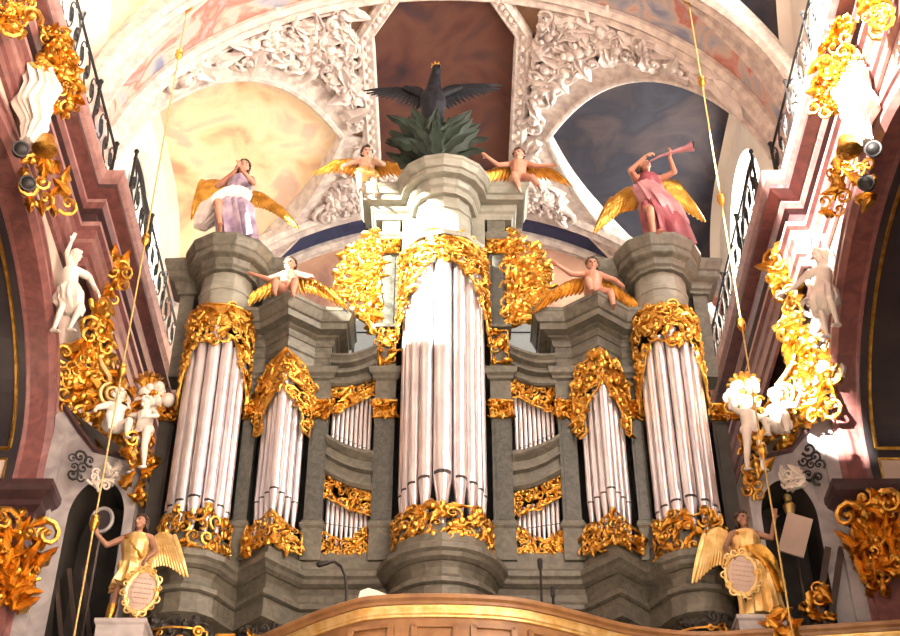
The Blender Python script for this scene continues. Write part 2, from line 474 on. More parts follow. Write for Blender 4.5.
for side, sx in (('left', -1), ('right', 1)):
    mp = lambda u, v, d, sx=sx: Vector((sx*(WX+d), u, v))
    mb = MB()
    col_wall(mb, mp, -6.0, 26.6, -1.6, lambda u: 16.5, [ARCH], .05, 60, 0, 0)
    # wall above the cornice, with the lunette windows
    holes = [dict(u=BAYS[0], w=1.75, v0=18.4, sp=20.6, rise=1.9), dict(u=13.85, w=2.1, v0=18.2, sp=21.9, rise=.35)]
    mp2 = lambda u, v, d, sx=sx: Vector((sx*(AX-.01+d), u, v))
    col_wall(mb, mp2, 9.2, 26.55, 17.9, lambda u, sx=sx: max(18.4, zv(6.59, u)+.02), holes, .55, 90, 1, 1)
    struct(mb, 'wall_'+side, ['plaster', 'plaster_white'], recalc=False)
    # unseen wall added before the vault, its height and opening shaping the sun patches
    mb = MB()
    col_wall(mb, mp2, -6.0, 9.2, 17.9, lambda u: 23.5 if u > 2.6 else 22.3, [dict(u=6.8, w=1.4, v0=20.5, sp=22.9, rise=.3)], .55, 20, 0, 0)
    struct(mb, 'wall_sunblock_'+side, 'plaster_white', recalc=False)
    # deep arch: moulded pink face, soffit with a sunk dark panel between gilt fillets
    mb = MB(); rows = []
    prof = [(-.0, -.48), (-.05, -.48), (-.10, -.42), (-.10, -.36), (-.06, -.33), (-.06, -.18), (-.12, -.14), (-.12, -.06), (-.03, .05), (.28, .06), (.34, .08), (.34, .12), (2.5, .12)]
    mis = [0,0,0,0,0,0,0,0,0,0,0,2]
    apts = [(ARCH['u']+ARCH['w'], z) for z in (8.0, 12.6, 13.0)]+[(ARCH['u']+ARCH['w']*math.cos(PI*i/40), 13.0+ARCH['rise']*math.sin(PI*i/40)) for i in range(1, 40)]+[(ARCH['u']-ARCH['w'], z) for z in (13.0, 8.0)]
    for i, (u, v) in enumerate(apts):
        a, b = apts[max(0, i-1)], apts[min(len(apts)-1, i+1)]
        t = Vector((b[0]-a[0], b[1]-a[1])).normalized(); nr = Vector((t.y, -t.x))   # outward
        rows.append([mp(u-nr.x*o*1., v-nr.y*o*1., d) for d, o in prof])
    np_ = len(prof)
    for i in range(len(rows)-1):
        for k in range(np_-1):
            mb.add([rows[i][k], rows[i+1][k], rows[i+1][k+1], rows[i][k+1]], [(0,1,2,3)], mis[k])
    struct(mb, trim_name(), ['pink', 'pink_light', 'dark_panel'], 'pink marble archivolt of the '+side+' arcade', smooth=35, recalc=False)
    # gilt fillets framing the soffit panels
    mb = MB()
    def off(i, o):
        u, v = apts[i]; a, b = apts[max(0, i-1)], apts[min(len(apts)-1, i+1)]
        t = Vector((b[0]-a[0], b[1]-a[1])).normalized(); return u-t.y*o, v+t.x*o
    pa = [mp(*off(i, .13), .50) for i in range(2, 34)]; pb = [mp(*off(i, .13), 1.9) for i in range(2, 34)]
    mb.tube(pa, .035, 5); mb.tube(pb, .035, 5)
    mb.tube([pa[0], pb[0]], .035, 5)
    for z in (12.72, 12.9): pass
    uy = ARCH['u']+ARCH['w']-.13
    lp = [mp(uy, z, d) for z, d in ((12.05, .5), (12.78, .5), (12.78, 1.9), (12.05, 1.9), (12.05, .5))]
    mb.tube(lp, .03, 5)
    struct(mb, trim_name(), 'gold', 'gilt fillets of the '+side+' arch panels', smooth=40)
    mb = MB()
    mb.box(mp(uy+.005, 12.42, 1.2), (1.36, .02, .70)); struct(mb, trim_name(), 'plaster', 'pale panel under the '+side+' arch')
    # gallery behind the arch
    mb = MB()
    x0, x1 = sx*(WX+2.5), sx*(WX+2.55)
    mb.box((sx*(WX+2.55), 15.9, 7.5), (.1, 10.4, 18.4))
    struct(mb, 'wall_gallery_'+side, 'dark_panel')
    # impost cornice on the pier, with its pilaster and gilded capital below
    imp = [(0, 11.55), (.06, 11.6), (.06, 11.72), (.16, 11.8), (.16, 11.9), (.3, 12.0), (.34, 12.08), (.34, 12.18), (.0, 12.2)]
    path = [(-WX-2.4, 19.75), (-WX+.12, 19.75), (-WX+.12, 20.05)]
    if sx > 0: path = [(-x, y) for x, y in reversed(path)]
    mb = MB(); mb.sweep(imp, path); struct(mb, trim_name(), 'pink_dark', 'impost cornice of the '+side+' pier')
    mb = MB(); mb.box((sx*(WX+1.15), 19.93, 5), (2.4, .34, 13.2)); struct(mb, 'wall_pier_'+side, 'pink')
    # main entablature: broken forward beyond the first pier
    ent = [(0, 16.3), (.07, 16.3), (.07, 16.5), (.12, 16.54), (.12, 16.8), (.17, 16.84), (.17, 17.05), (.24, 17.1), (.24, 17.2), (.1, 17.24), (.1, 17.5), (.2, 17.56), (.26, 17.66), (.26, 17.74), (.48, 17.8), (.48, 17.9), (.55, 17.96), (.6, 18.08), (.6, 18.14), (-.6, 18.16), (-.6, 16.3)]
    path = [(-WX+.0, -6.0), (-WX+.0, 19.0), (-WX+.34, 19.0), (-WX+.34, 26.5)]
    if sx > 0: path = [(-x, y) for x, y in reversed(path)]
    mb = MB(); mb.sweep(ent, path)
    me_m = []
    bands = ['pink']*len(ent)
    npf = len(ent)-1
    # alternate light and deep marble between the fasciae
    alt = [0,0,0,0,1,0,0,1,0,2,2,0,1,0,2,1,1,1,1,1,0]
    nq = len(path)-1
    mb.m = [alt[k] for i in range(nq) for k in range(npf)]+mb.m[nq*npf:]
    struct(mb, trim_name(), ['pink', 'pink_light', 'pink_dark'], 'pink marble entablature of the '+side+' nave wall')
    # pier that faces down the nave, with an arched niche lined dark to stand for its shade
    mb = MB()
    mpz = lambda u, v, d, sx=sx: Vector((sx*u, 20.05+d, v))
    def zt(u):
        pts = ((5.0, 12.88), (5.9, 13.12), (6.2, 13.5), (6.7, 14.2), (7.0, 14.35))
        for (u0, z0), (u1, z1) in zip(pts, pts[1:]):
            if u <= u1: return z0+(z1-z0)*(max(u, u0)-u0)/(u1-u0)
        return pts[-1][1]
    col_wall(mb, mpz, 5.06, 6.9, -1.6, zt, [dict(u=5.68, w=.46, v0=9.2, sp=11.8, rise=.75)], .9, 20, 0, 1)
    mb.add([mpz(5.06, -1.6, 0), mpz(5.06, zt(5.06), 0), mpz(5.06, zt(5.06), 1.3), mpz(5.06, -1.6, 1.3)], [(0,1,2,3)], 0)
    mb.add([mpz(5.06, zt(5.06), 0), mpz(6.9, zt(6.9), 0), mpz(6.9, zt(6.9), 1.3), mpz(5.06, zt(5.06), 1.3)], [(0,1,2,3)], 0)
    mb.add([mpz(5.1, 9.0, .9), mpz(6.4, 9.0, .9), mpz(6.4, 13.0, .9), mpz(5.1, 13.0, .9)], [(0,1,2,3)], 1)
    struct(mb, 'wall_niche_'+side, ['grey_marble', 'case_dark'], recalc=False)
    # a grey marble pilaster with a sloped cap closes the pier towards the arch
    mb = MB()
    mb.sweep([(0, 8.0), (.0, 13.4), (-.2, 13.4)], [(sx*6.78, 19.95), (sx*6.42, 19.95)] if sx < 0 else [(sx*6.42, 19.95), (sx*6.78, 19.95)])
    struct(mb, trim_name(), 'grey_marble')
    mb = MB()
    mb.tube([Vector((sx*u, 20.05, zt(u)+.02)) for u in (5.1, 5.9, 6.05, 6.2, 6.45, 6.7)], .055, 6); struct(mb, trim_name(), 'pink_dark', 'sloping pink coping of the '+side+' pier')

# end wall behind the organ with its great window and two narrow side lights
mb = MB()
mpb = lambda u, v, d: Vector((u, 26.5+d, v))
col_wall(mb, mpb, -6.8, 6.8, -1.6, lambda u: zv(max(-6.55, min(6.55, u)), 26.5)+.02,
         [dict(u=0, w=3.3, v0=16.4, sp=20.95, rise=.7), dict(u=-5.35, w=.62, v0=14.5, sp=18.6, rise=.6), dict(u=5.35, w=.62, v0=14.5, sp=18.6, rise=.6)], .5, 60, 0, 1)
struct(mb, 'wall_back', ['fresco_wall', 'plaster_white'], recalc=False)
mb = MB(); mb.box((0, 10, -1.7), (19, 34, .2)); struct(mb, 'floor', 'floor')
mb = MB(); mb.box((0, 22.6, 8.35), (13.6, 7.8, .3)); struct(mb, 'floor_gallery', 'wood_dark')

# windows: leaded panes in iron bars
wn = [0]
def window(mp, u, w, v0, sp, rise, bars):
    wn[0] += 1
    def top(x): return sp+rise*math.sqrt(max(0., 1-((x-u)/w)**2))
    pts = [(u-w, v0)]+[(u-w*math.cos(PI*i/20), top(u-w*math.cos(PI*i/20))) for i in range(21)]+[(u+w, v0)]
    mb = MB()
    P3 = [mp(a, b, .3) for a, b in pts]
    mb.tube(P3+[P3[0]], .06, 5)
    nv, nh = bars
    for i in range(1, nv):
        x = u-w+2*w*i/nv; mb.tube([mp(x, v0, .3), mp(x, top(x), .3)], .03, 4)
    for j in range(1, nh):
        z = v0+(sp-v0)*j/(nh-1); mb.tube([mp(u-w, z, .3), mp(u+w, z, .3)], .025, 4)
    f = struct(mb, f'window_{wn[0]}', 'iron')
    g = MB(); g.add([mp(a, b, .33) for a, b in pts], [tuple(range(len(pts)))]); g.add([mp(a, b, .34) for a, b in pts], [tuple(range(len(pts)))])
    g.build('pane', 'glass', f)
for sx in (-1, 1):
    for b, w_, sp_, ri_ in ((BAYS[0], 1.75, 20.6, 1.9), (13.85, 2.1, 21.9, .35)):
        window(lambda u, v, d, sx=sx: Vector((sx*(AX+d), u, v)), b, w_, 18.4, sp_, ri_, (4, 5))
window(mpb, 0, 3.3, 16.4, 20.95, .7, (6, 7))
window(mpb, -5.35, .62, 14.5, 18.6, .6, (2, 8)); window(mpb, 5.35, .62, 14.5, 18.6, .6, (2, 8))

# iron railing along each cornice, of scrolled bars
def railing(sx):
    root = empty('iron_railing', (sx*6.2, 18.9, 18.16))
    X0 = [(6.22, 9.5, 18.9), (5.88, 19.1, 26.3)]
    w = root.location
    def lift(mb): mb.v = [(x-w.x, y-w.y, z-w.z) for x, y, z in mb.v]; return mb
    for x, a, b in X0:
        for z in (18.25, 19.15):
            mb = MB(); mb.tube([(sx*x, a, z), (sx*x, b, z)], .028, 5); lift(mb).build('rail', 'iron', root)
        mb = MB(); n = int((b-a)/.42)
        for i in range(n):
            y = a+(b-a)*(i+.5)/n; s = 1 if i % 2 else -1
            for q in (-1, 1):
                pts = [(sx*x, y+s*q*(.16-.13*t)*math.cos(2.4*PI*t)*1.0, 18.7+q*(.02+.36*(1-t)*math.cos(2.2*PI*t*.5)*.9)+q*.1*math.sin(2.4*PI*t)) for t in [k/12 for k in range(13)]]
                mb.tube(pts, .018, 4)
            mb.ell((sx*x, y, 18.7), .045, nu=6, nv=4)
        lift(mb).build('scrollwork', 'iron', root)
        m = int((b-a)/1.5)
        for i in range(m+1):
            y = a+(b-a)*i/m
            mb = MB(); mb.tube([(sx*x, y, 18.16), (sx*x, y, 19.3)], .032, 5); mb.ell((sx*x, y, 19.33), .055, nu=6, nv=4)
            lift(mb).build('post', 'iron', root)
    side = 'left' if sx < 0 else 'right'
    tag(root, f'black iron scrollwork railing along the top of the {side} nave cornice', 'railing')
for sx in (-1, 1): railing(sx)
# ================================================================== THE ORGAN
organ = empty('pipe_organ', (0, 20, 8.5))
tag(organ, 'grey-green baroque pipe organ with silver pipes and gilded carving on the gallery', 'pipe organ')
OV = Vector((0, 20, 8.5))
def part(mb, name, mats, parent=organ, smooth=None, label=None):
    mb.v = [(x-OV.x, y-OV.y, z-OV.z) for x, y, z in mb.v]
    o = mb.build(name, mats, parent, smooth)
    if label: o['label'] = label
    return o
def both(fn, name, mats, smooth=None, label=None, parent=organ):
    res = []
    for s in (1, -1):
        mb = fn(s)
        res.append(part(mb, name, mats, parent, smooth, label))
    return res
TC = (3.95, 19.8)      # side tower axis
CC = (0., 19.85)       # centre tower axis
XV = 2.72              # pointed tower axis
# -------- carcass behind the pipes
mb = MB()
mb.box((0, 20.9, 12.3), (9.5, 1.0, 5.0)); mb.box((0, 20.75, 16.6), (2.3, .9, 3.8))
for s in (-1, 1):
    mb.box((s*XV, 20.7, 15.0), (1.25, .9, 1.6)); mb.box((s*TC[0], 20.6, 15.8), (1.5, 1.0, 2.1))
part(mb, 'case_body', 'case_dark')
# -------- base: plinth, cornice, neck and lower drum follow the whole plan
half = [(-4.8, 20.4), (-4.8, 20.02), (-4.56, 20.0)]+arc(-TC[0], TC[1]+.02, .58, -78, 78, 6)+[(-3.22, 19.95), (-XV, 19.42), (-2.24, 19.95), (-1.2, 19.95), (-.9, 19.93)]+arc(0, CC[1], .84, -75, 0, 4)
BASE = mirrored(half)
mb = MB()
mb.sweep([(-.22, 11.15), (-.04, 11.15), (-.04, 10.98), (0, 10.96), (.0, 10.78)], BASE)
part(mb, 'plinth', 'case', smooth=15)
mb = MB()
mb.sweep([(-.1, 10.80), (.06, 10.80), (.10, 10.76), (.13, 10.72), (.17, 10.71), (.17, 10.62), (.12, 10.58), (.09, 10.52), (.03, 10.48), (-.1, 10.48)], BASE)
part(mb, 'base_cornice', 'case', smooth=15)
mb = MB()
mb.sweep([(-.12, 10.5), (-.0, 10.49), (-.06, 10.40), (-.075, 10.30), (-.04, 10.22), (.03, 10.18), (.07, 10.17), (.07, 10.10), (.03, 10.08), (-.12, 10.08)], BASE)
part(mb, 'base_neck', 'case', smooth=15)
mb = MB()
mb.sweep([(-.15, 10.09), (.0, 10.09), (.0, 9.80), (.04, 9.78), (.04, 9.73), (-.03, 9.70), (-.22, 9.62), (-.22, 9.62)], BASE)
part(mb, 'base_drum', 'case', smooth=15)
mb = MB(); mb.box((0, 20.75, 9.55), (9.5, 1.4, .9)); mb.box((0, 20.9, 9.0), (9.2, 1.2, .9)); part(mb, 'understructure', 'case_dark')
# -------- dark carved consoles under the towers and pointed bays
def console(cx, cy, w, seed):
    mb = carve([(-.8, 9.05), (-.62, 9.65), (.62, 9.65), (.8, 9.05)], cyl_map(cx, cy, w), 26, .26, seed, h=.09, blob=.3)
    mb.lathe([(w*.5, 8.9), (w*.8, 9.3), (w*1.0, 9.66)], (cx, cy, 0), 14); return mb
for s in (-1, 1):
    part(console(s*TC[0], TC[1], .52, 300+s), 'console', 'case_dark', smooth=40)
    part(console(s*XV, 19.95, .36, 310+s), 'console', 'case_dark', smooth=40)
    # little gilded heads and scrolls peep out of the consoles
    mb = carve([(-.5, 9.1), (-.4, 9.45), (.5, 9.45), (.5, 9.1)], cyl_map(s*TC[0], TC[1], .6), 8, .2, 330+s, h=.08, blob=.5, border=.02); part(mb, 'console_scroll', 'gold', smooth=40)
    mb = carve([(-.6, 9.1), (-.4, 9.45), (.5, 9.45), (.6, 9.1)], cyl_map(s*XV, 19.95, .45), 6, .2, 340+s, h=.08, blob=.5, border=.02); part(mb, 'console_scroll', 'gold', smooth=40)
    mb = MB(); mb.box((s*3.28, 19.72, 9.52), (.3, .16, .1)); mb.box((s*3.28, 19.68, 9.42), (.36, .2, .06)); part(mb, 'bracket_cap', 'gold')
# -------- pipes
def pipe(cx, cy, z0, zm, zt, r, ang=0., lip=True):
    mb = MB(); n = 14; r *= .94
    fz = (zm-z0)
    mb.lathe([(r*.30, z0), (r*.62, z0+fz*.5), (r*.96, zm-r*.35), (r*1.0, zm)], (cx, cy, 0), n)
    mb.lathe([(r, zm-.001), (r, zt-.02), (r*.98, zt)], (cx, cy, 0), n)
    # raised mouth plates, pointed above and below the slot
    def plate(z_a, z_b, up):
        rows = []
        for i in range(6):
            t = i/5; z = z_a+(z_b-z_a)*t; hw = .95*math.sqrt(max(0, 1-t**2.2))+.02
            rows.append([(cx+r*1.05*math.sin(ang+q*hw), cy-r*1.05*math.cos(ang+q*hw), z) for q in (-1, -.5, 0, .5, 1)])
        mb.rings(rows, False, 0, close=False)
    if lip: plate(zm+r*.38, zm+r*2.6, 1)
    o = part(mb, 'pipe', 'tin', smooth=40)
    m2 = MB(); rows = []
    for z in (zm-r*.05, zm+r*.34):
        rows.append([(cx+r*1.04*math.sin(ang+q*1.0), cy-r*1.04*math.cos(ang+q*1.0), z) for q in (-1, -.6, -.2, .2, .6, 1)]+[(cx+r*.9*math.sin(ang+q*1.0), cy-r*.9*math.cos(ang+q*1.0), z) for q in (1, .6, .2, -.2, -.6, -1)])
    m2.rings(rows, True)
    mo = part(m2, 'mouth', 'mouth', o, label='dark slot of the pipe mouth')
    return o
def tower_pipes(cx, cy, ring, radii, degs, z0, zm, zt):
    for k, (r, d) in enumerate(zip(radii, degs)):
        for s in ((1, -1) if d else (1,)):
            a = R(d*s)
            pipe(cx+ring*math.sin(a), cy-ring*math.cos(a), z0, zm+(.02 if k == 0 else -.02*k), zt-.25*(d/80)*2, r, a)
tower_pipes(CC[0], CC[1], .66, (.165, .125, .108, .096, .088), (0, 24.5, 44, 61, 77), 11.2, 12.05, 17.2)
for s in (-1, 1):
    tower_pipes(s*TC[0], TC[1], .46, (.118, .108, .097, .088), (0, 27.5, 52.5, 75), 11.1, 11.72, 15.2)
    for k in range(-3, 4):
        d = abs(k)*.155; ux, uy = .642, .766
        pipe(s*XV+math.copysign(d*ux, k), 19.52+d*uy, 11.25, 12.02-.015*abs(k), 14.5-.22*abs(k), (.088, .078, .072, .066)[abs(k)], 0)
    # two-storey flat fields: the lower edge and the upper edge both slope
    for k in range(9):
        t = (k+.5)/9; x = 1.22+(1.93-1.22)*t       # t = 0 beside the centre
        pipe(s*x, 20.12, 12.95+.36*t, 13.15+.36*t, 14.5-.5*t, .036, 0, lip=False)
        pipe(s*x, 20.12, 11.25, 11.62+.12*t, 12.0+.3*t, .036, 0, lip=False)
# -------- pilasters with gilded capitals and pedestals
def pilaster(x, w, y, z0, z1, zc, ped=True, m='shaft', capital=True):
    mb = MB(); d = .30
    mb.box((x, y+d/2, (z0+z1)/2), (w, d, z1-z0))
    mb.box((x, y-.008, (z0+z1)/2), (w*.62, .016, (z1-z0)*.93))
    o = part(mb, 'pilaster', m)
    if ped:
        p = MB(); hw = w/2
        p.sweep([(-.05, z0+.06), (.03, z0+.06), (.03, z0+.02), (.055, z0), (.055, z0-.05), (.02, z0-.09), (.02, 10.97), (-.05, 10.97)], [(x-hw, y+.3), (x-hw, y), (x+hw, y), (x+hw, y+.3)])
        part(p, 'pedestal', 'case', o)
    if capital:
        c = carve([(x-w*.52, z1), (x-w*.62, zc), (x+w*.62, zc), (x+w*.52, z1)], flat_map(y), 14, .17, int(abs(x)*100)+int(z1*7), h=.11, border=.012, blob=.5)
        c.box((x, y+.06, (z1+zc)/2), (w*1.02, .13, (zc-z1))); c.box((x, y+.05, zc+.015), (w*1.28, .24, .035)); c.box((x, y+.06, z1), (w*1.12, .2, .03))
        part(c, 'capital', 'gold', o, smooth=40, label='gilded capital')
    return o
CAPS = [(0.03, 0), (.03, .06), (.08, .09), (.08, .14), (.05, .16), (.13, .22), (.13, .28), (-.05, .3), (-.05, 0)]
for s in (-1, 1):
    for x, w in ((1.0, .34), (2.115, .30), (3.30, .22)):
        pilaster(s*x, w, 19.92, 11.63, 13.72, 14.02)
        # entablature block over the capital
        e = MB(); hw = w/2
        e.sweep([(-.05, 14.03), (.03, 14.04), (.03, 14.12), (.01, 14.14), (.01, 14.5), (.06, 14.53), (.06, 14.58), (.11, 14.62), (.13, 14.70), (.13, 14.74), (-.05, 14.76)], [(s*x-hw, 20.3), (s*x-hw, 19.93), (s*x+hw, 19.93), (s*x+hw, 20.3)])
        part(e, 'entablature_block', 'case')
    pilaster(s*4.74, .26, 20.0, 11.2, 13.72, 14.0, ped=False, m='case_dark')
    # upper order beside the centre tower: carved die, dark shaft, gilded capital
    mb = MB(); mb.box((s*1.0, 20.02, 15.18), (.34, .3, .86)); mb.box((s*1.0, 19.98, 15.63), (.44, .4, .06)); o = part(mb, 'die', 'case')
    c = carve([(s*1.0-.15, 14.85), (s*1.0-.15, 15.55), (s*1.0+.15, 15.55), (s*1.0+.15, 14.85)], flat_map(19.87), 10, .22, 500+s, h=.09, border=.02, blob=.4)
    c.ell((s*1.0, 19.85, 15.3), (.1, .07, .12)); part(c, 'cartouche', 'gold', o, smooth=40, label='gilded cartouche')
    pilaster(s*1.0, .30, 19.95, 15.66, 17.48, 17.76, ped=False)
# -------- crowning cornice of the centre: frieze, moulding with a round break forward
crown = mirrored([(-1.28, 20.5), (-1.28, 19.93), (-.62, 19.93)]+arc(0, 19.72, .56, -70, 0, 3))
for q in (-1, 1):
    mb = MB(); mb.sweep([(-.05, 17.8), (.03, 17.8), (.03, 17.86), (.06, 17.9), (.06, 17.95), (.0, 17.98), (.0, 18.32), (-.05, 18.32)], [(q*1.0-.17, 20.4), (q*1.0-.17, 19.93), (q*1.0+.17, 19.93), (q*1.0+.17, 20.4)]); part(mb, 'frieze', 'case')
mb = MB()
mb.sweep([(-.1, 17.1), (.27, 17.1), (.28, 17.2), (.22, 17.26), (.06, 17.32), (.02, 17.36), (.02, 17.42), (.0, 17.44), (.0, 17.98), (.03, 18.0), (.03, 18.06), (.0, 18.08), (.0, 18.34), (-.1, 18.34)], arc(0, 19.76, .53, -95, 95, 6))
for q in (-1, 1): mb.box((q*.66, 20.0, 17.8), (.24, .3, 1.06))
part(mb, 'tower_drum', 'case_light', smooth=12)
mb = MB()
mb.sweep([(-.25, 18.3), (.02, 18.3), (.05, 18.36), (.05, 18.42), (.1, 18.46), (.12, 18.54), (.12, 18.60), (.25, 18.62), (.25, 18.74), (.29, 18.76), (.34, 18.88), (.36, 18.90), (.36, 18.98), (-.25, 19.0)], crown)
mb.slab([(x, y) for x, y in crown], 18.9, 18.985)
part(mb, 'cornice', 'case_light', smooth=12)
# -------- side towers: drum and polygonal cornice
for s in (-1, 1):
    cx, cy = s*TC[0], TC[1]
    mb = MB()
    mb.sweep([(-.1, 15.55), (.02, 15.55), (.02, 15.66), (.04, 15.68), (.04, 15.74), (0, 15.76), (0, 16.1), (.02, 16.12), (.02, 16.2), (0, 16.22), (0, 16.55), (-.1, 16.55)], arc(cx, cy, .475, -100, 100, 8))
    part(mb, 'tower_drum', 'case_light', smooth=25)
    pth = [(cx-.92, 20.5), (cx-.92, 19.98), (cx-.56, 19.96)]+arc(cx, cy-.02, .53, -76, 76, 5)+[(cx+.56, 19.96), (cx+.92, 19.98), (cx+.92, 20.5)]
    mb = MB()
    mb.sweep([(-.15, 16.5), (.02, 16.5), (.02, 16.56), (.06, 16.6), (.07, 16.68), (.09, 16.72), (.18, 16.76), (.2, 16.78), (.2, 16.9), (.23, 16.93), (.27, 17.04), (.29, 17.08), (.29, 17.15), (-.15, 17.17)], pth)
    mb.slab([(x, y) for x, y in pth], 17.05, 17.155)
    part(mb, 'cornice', 'case', smooth=12)
    for q in (-1, 1):
        mb = MB(); mb.box((cx+q*.76, 20.2, 15.6), (.26, .4, 1.9)); part(mb, 'tower_flank', 'case')
# -------- pointed bays: frieze and heavy cornice with a prow
for s in (-1, 1):
    pth = [(-3.42, 20.5), (-3.42, 19.96), (-3.16, 19.96), (-XV, 19.6), (-2.28, 19.96), (-1.99, 19.96), (-1.99, 20.5)]
    if s > 0: pth = [(-x, y) for x, y in reversed(pth)]
    mb = MB()
    mb.sweep([(-.1, 14.72), (.01, 14.72), (.01, 14.78), (-.01, 14.8), (-.01, 15.0), (.02, 15.03), (.02, 15.12), (-.0, 15.14), (-.0, 15.3), (-.1, 15.3)], pth)
    part(mb, 'frieze', 'case')
    mb = MB()
    mb.sweep([(-.15, 15.26), (.02, 15.26), (.05, 15.32), (.05, 15.38), (.12, 15.41), (.12, 15.45), (.27, 15.47), (.27, 15.60), (.31, 15.62), (.33, 15.66), (.38, 15.78), (.40, 15.80), (.40, 15.87), (-.15, 15.88)], pth)
    mb.slab(pth, 15.78, 15.872)
    part(mb, 'cornice', 'case')
# -------- flat fields: curved bands between the storeys and the sagging cornice above
def band(s, z_in, z_out, sag, prof, y=19.97, x0=1.17, x1=1.97):
    """profile (out, dz) swept along a sagging line from the centre (z_in) outwards (z_out)"""
    mb = MB(); rows = []
    for i in range(13):
        t = i/12; x = x0+(x1-x0)*t; z = z_in+(z_out-z_in)*t-sag*math.sin(PI*t)
        rows.append([(s*x, y-o, z+dz) for o, dz in prof])
    mb.rings(rows, True); return mb
for s in (-1, 1):
    mb = band(s, 14.62, 14.42, .09, [(o_, z_*.72) for o_, z_ in [(-.3, 0), (.03, 0), (.07, .04), (.07, .14), (.02, .17), (.02, .27), (.13, .30), (.13, .37), (.07, .40), (.10, .46), (.22, .50), (.22, .58), (.27, .64), (.29, .64), (.29, .71), (-.3, .74)]])
    part(mb, 'sagging_cornice', 'case', smooth=30)
    mb = band(s, 12.28, 12.62, .07, [(-.3, 0), (.03, 0), (.08, .05), (.08, .11), (.0, .14), (.0, .32), (.08, .35), (.08, .40), (.01, .44), (.01, .56), (.10, .62), (.13, .66), (.13, .72), (-.3, .74)])
    part(mb, 'middle_band', 'case', smooth=30)
    mb = MB(); mb.box((s*1.57, 20.1, 11.05), (.8, .25, .16)); part(mb, 'sill', 'case')
# -------- gilded carving
def poly_m(s, pts): return [(s*x, z) for x, z in pts]
G = dict(smooth=40)
# hanging veil of the centre tower
veil = [(-.92, 15.2), (-.97, 15.7), (-.95, 17.18), (0, 17.22), (.95, 17.18), (.97, 15.7), (.92, 15.2), (.78, 15.55), (.6, 15.95), (.45, 16.2), (.3, 16.45), (.12, 16.62), (-.12, 16.62), (-.3, 16.45), (-.45, 16.2), (-.6, 15.95), (-.78, 15.55)]
hb = carve(veil, cyl_map(CC[0], CC[1], .80), 105, .27, 11, h=.06, border=.025, blob=.25); hb.sweep([(0, 16.72), (.01, 16.72), (.01, 17.2), (0, 17.2)], arc(0, CC[1], .795, -88, 88, 16))
part(hb, 'pipe_shade', 'gold', **G)
part(carve([(-.98, 10.82), (-.98, 11.55), (-.7, 11.42), (-.4, 11.52), (0, 11.45), (.4, 11.52), (.7, 11.42), (.98, 11.55), (.98, 10.82), (.5, 10.92), (-.5, 10.92)], cyl_map(CC[0], CC[1], .77), 60, .27, 12, h=.06, border=.022, blob=.3), 'gilded_apron', 'gold', **G)
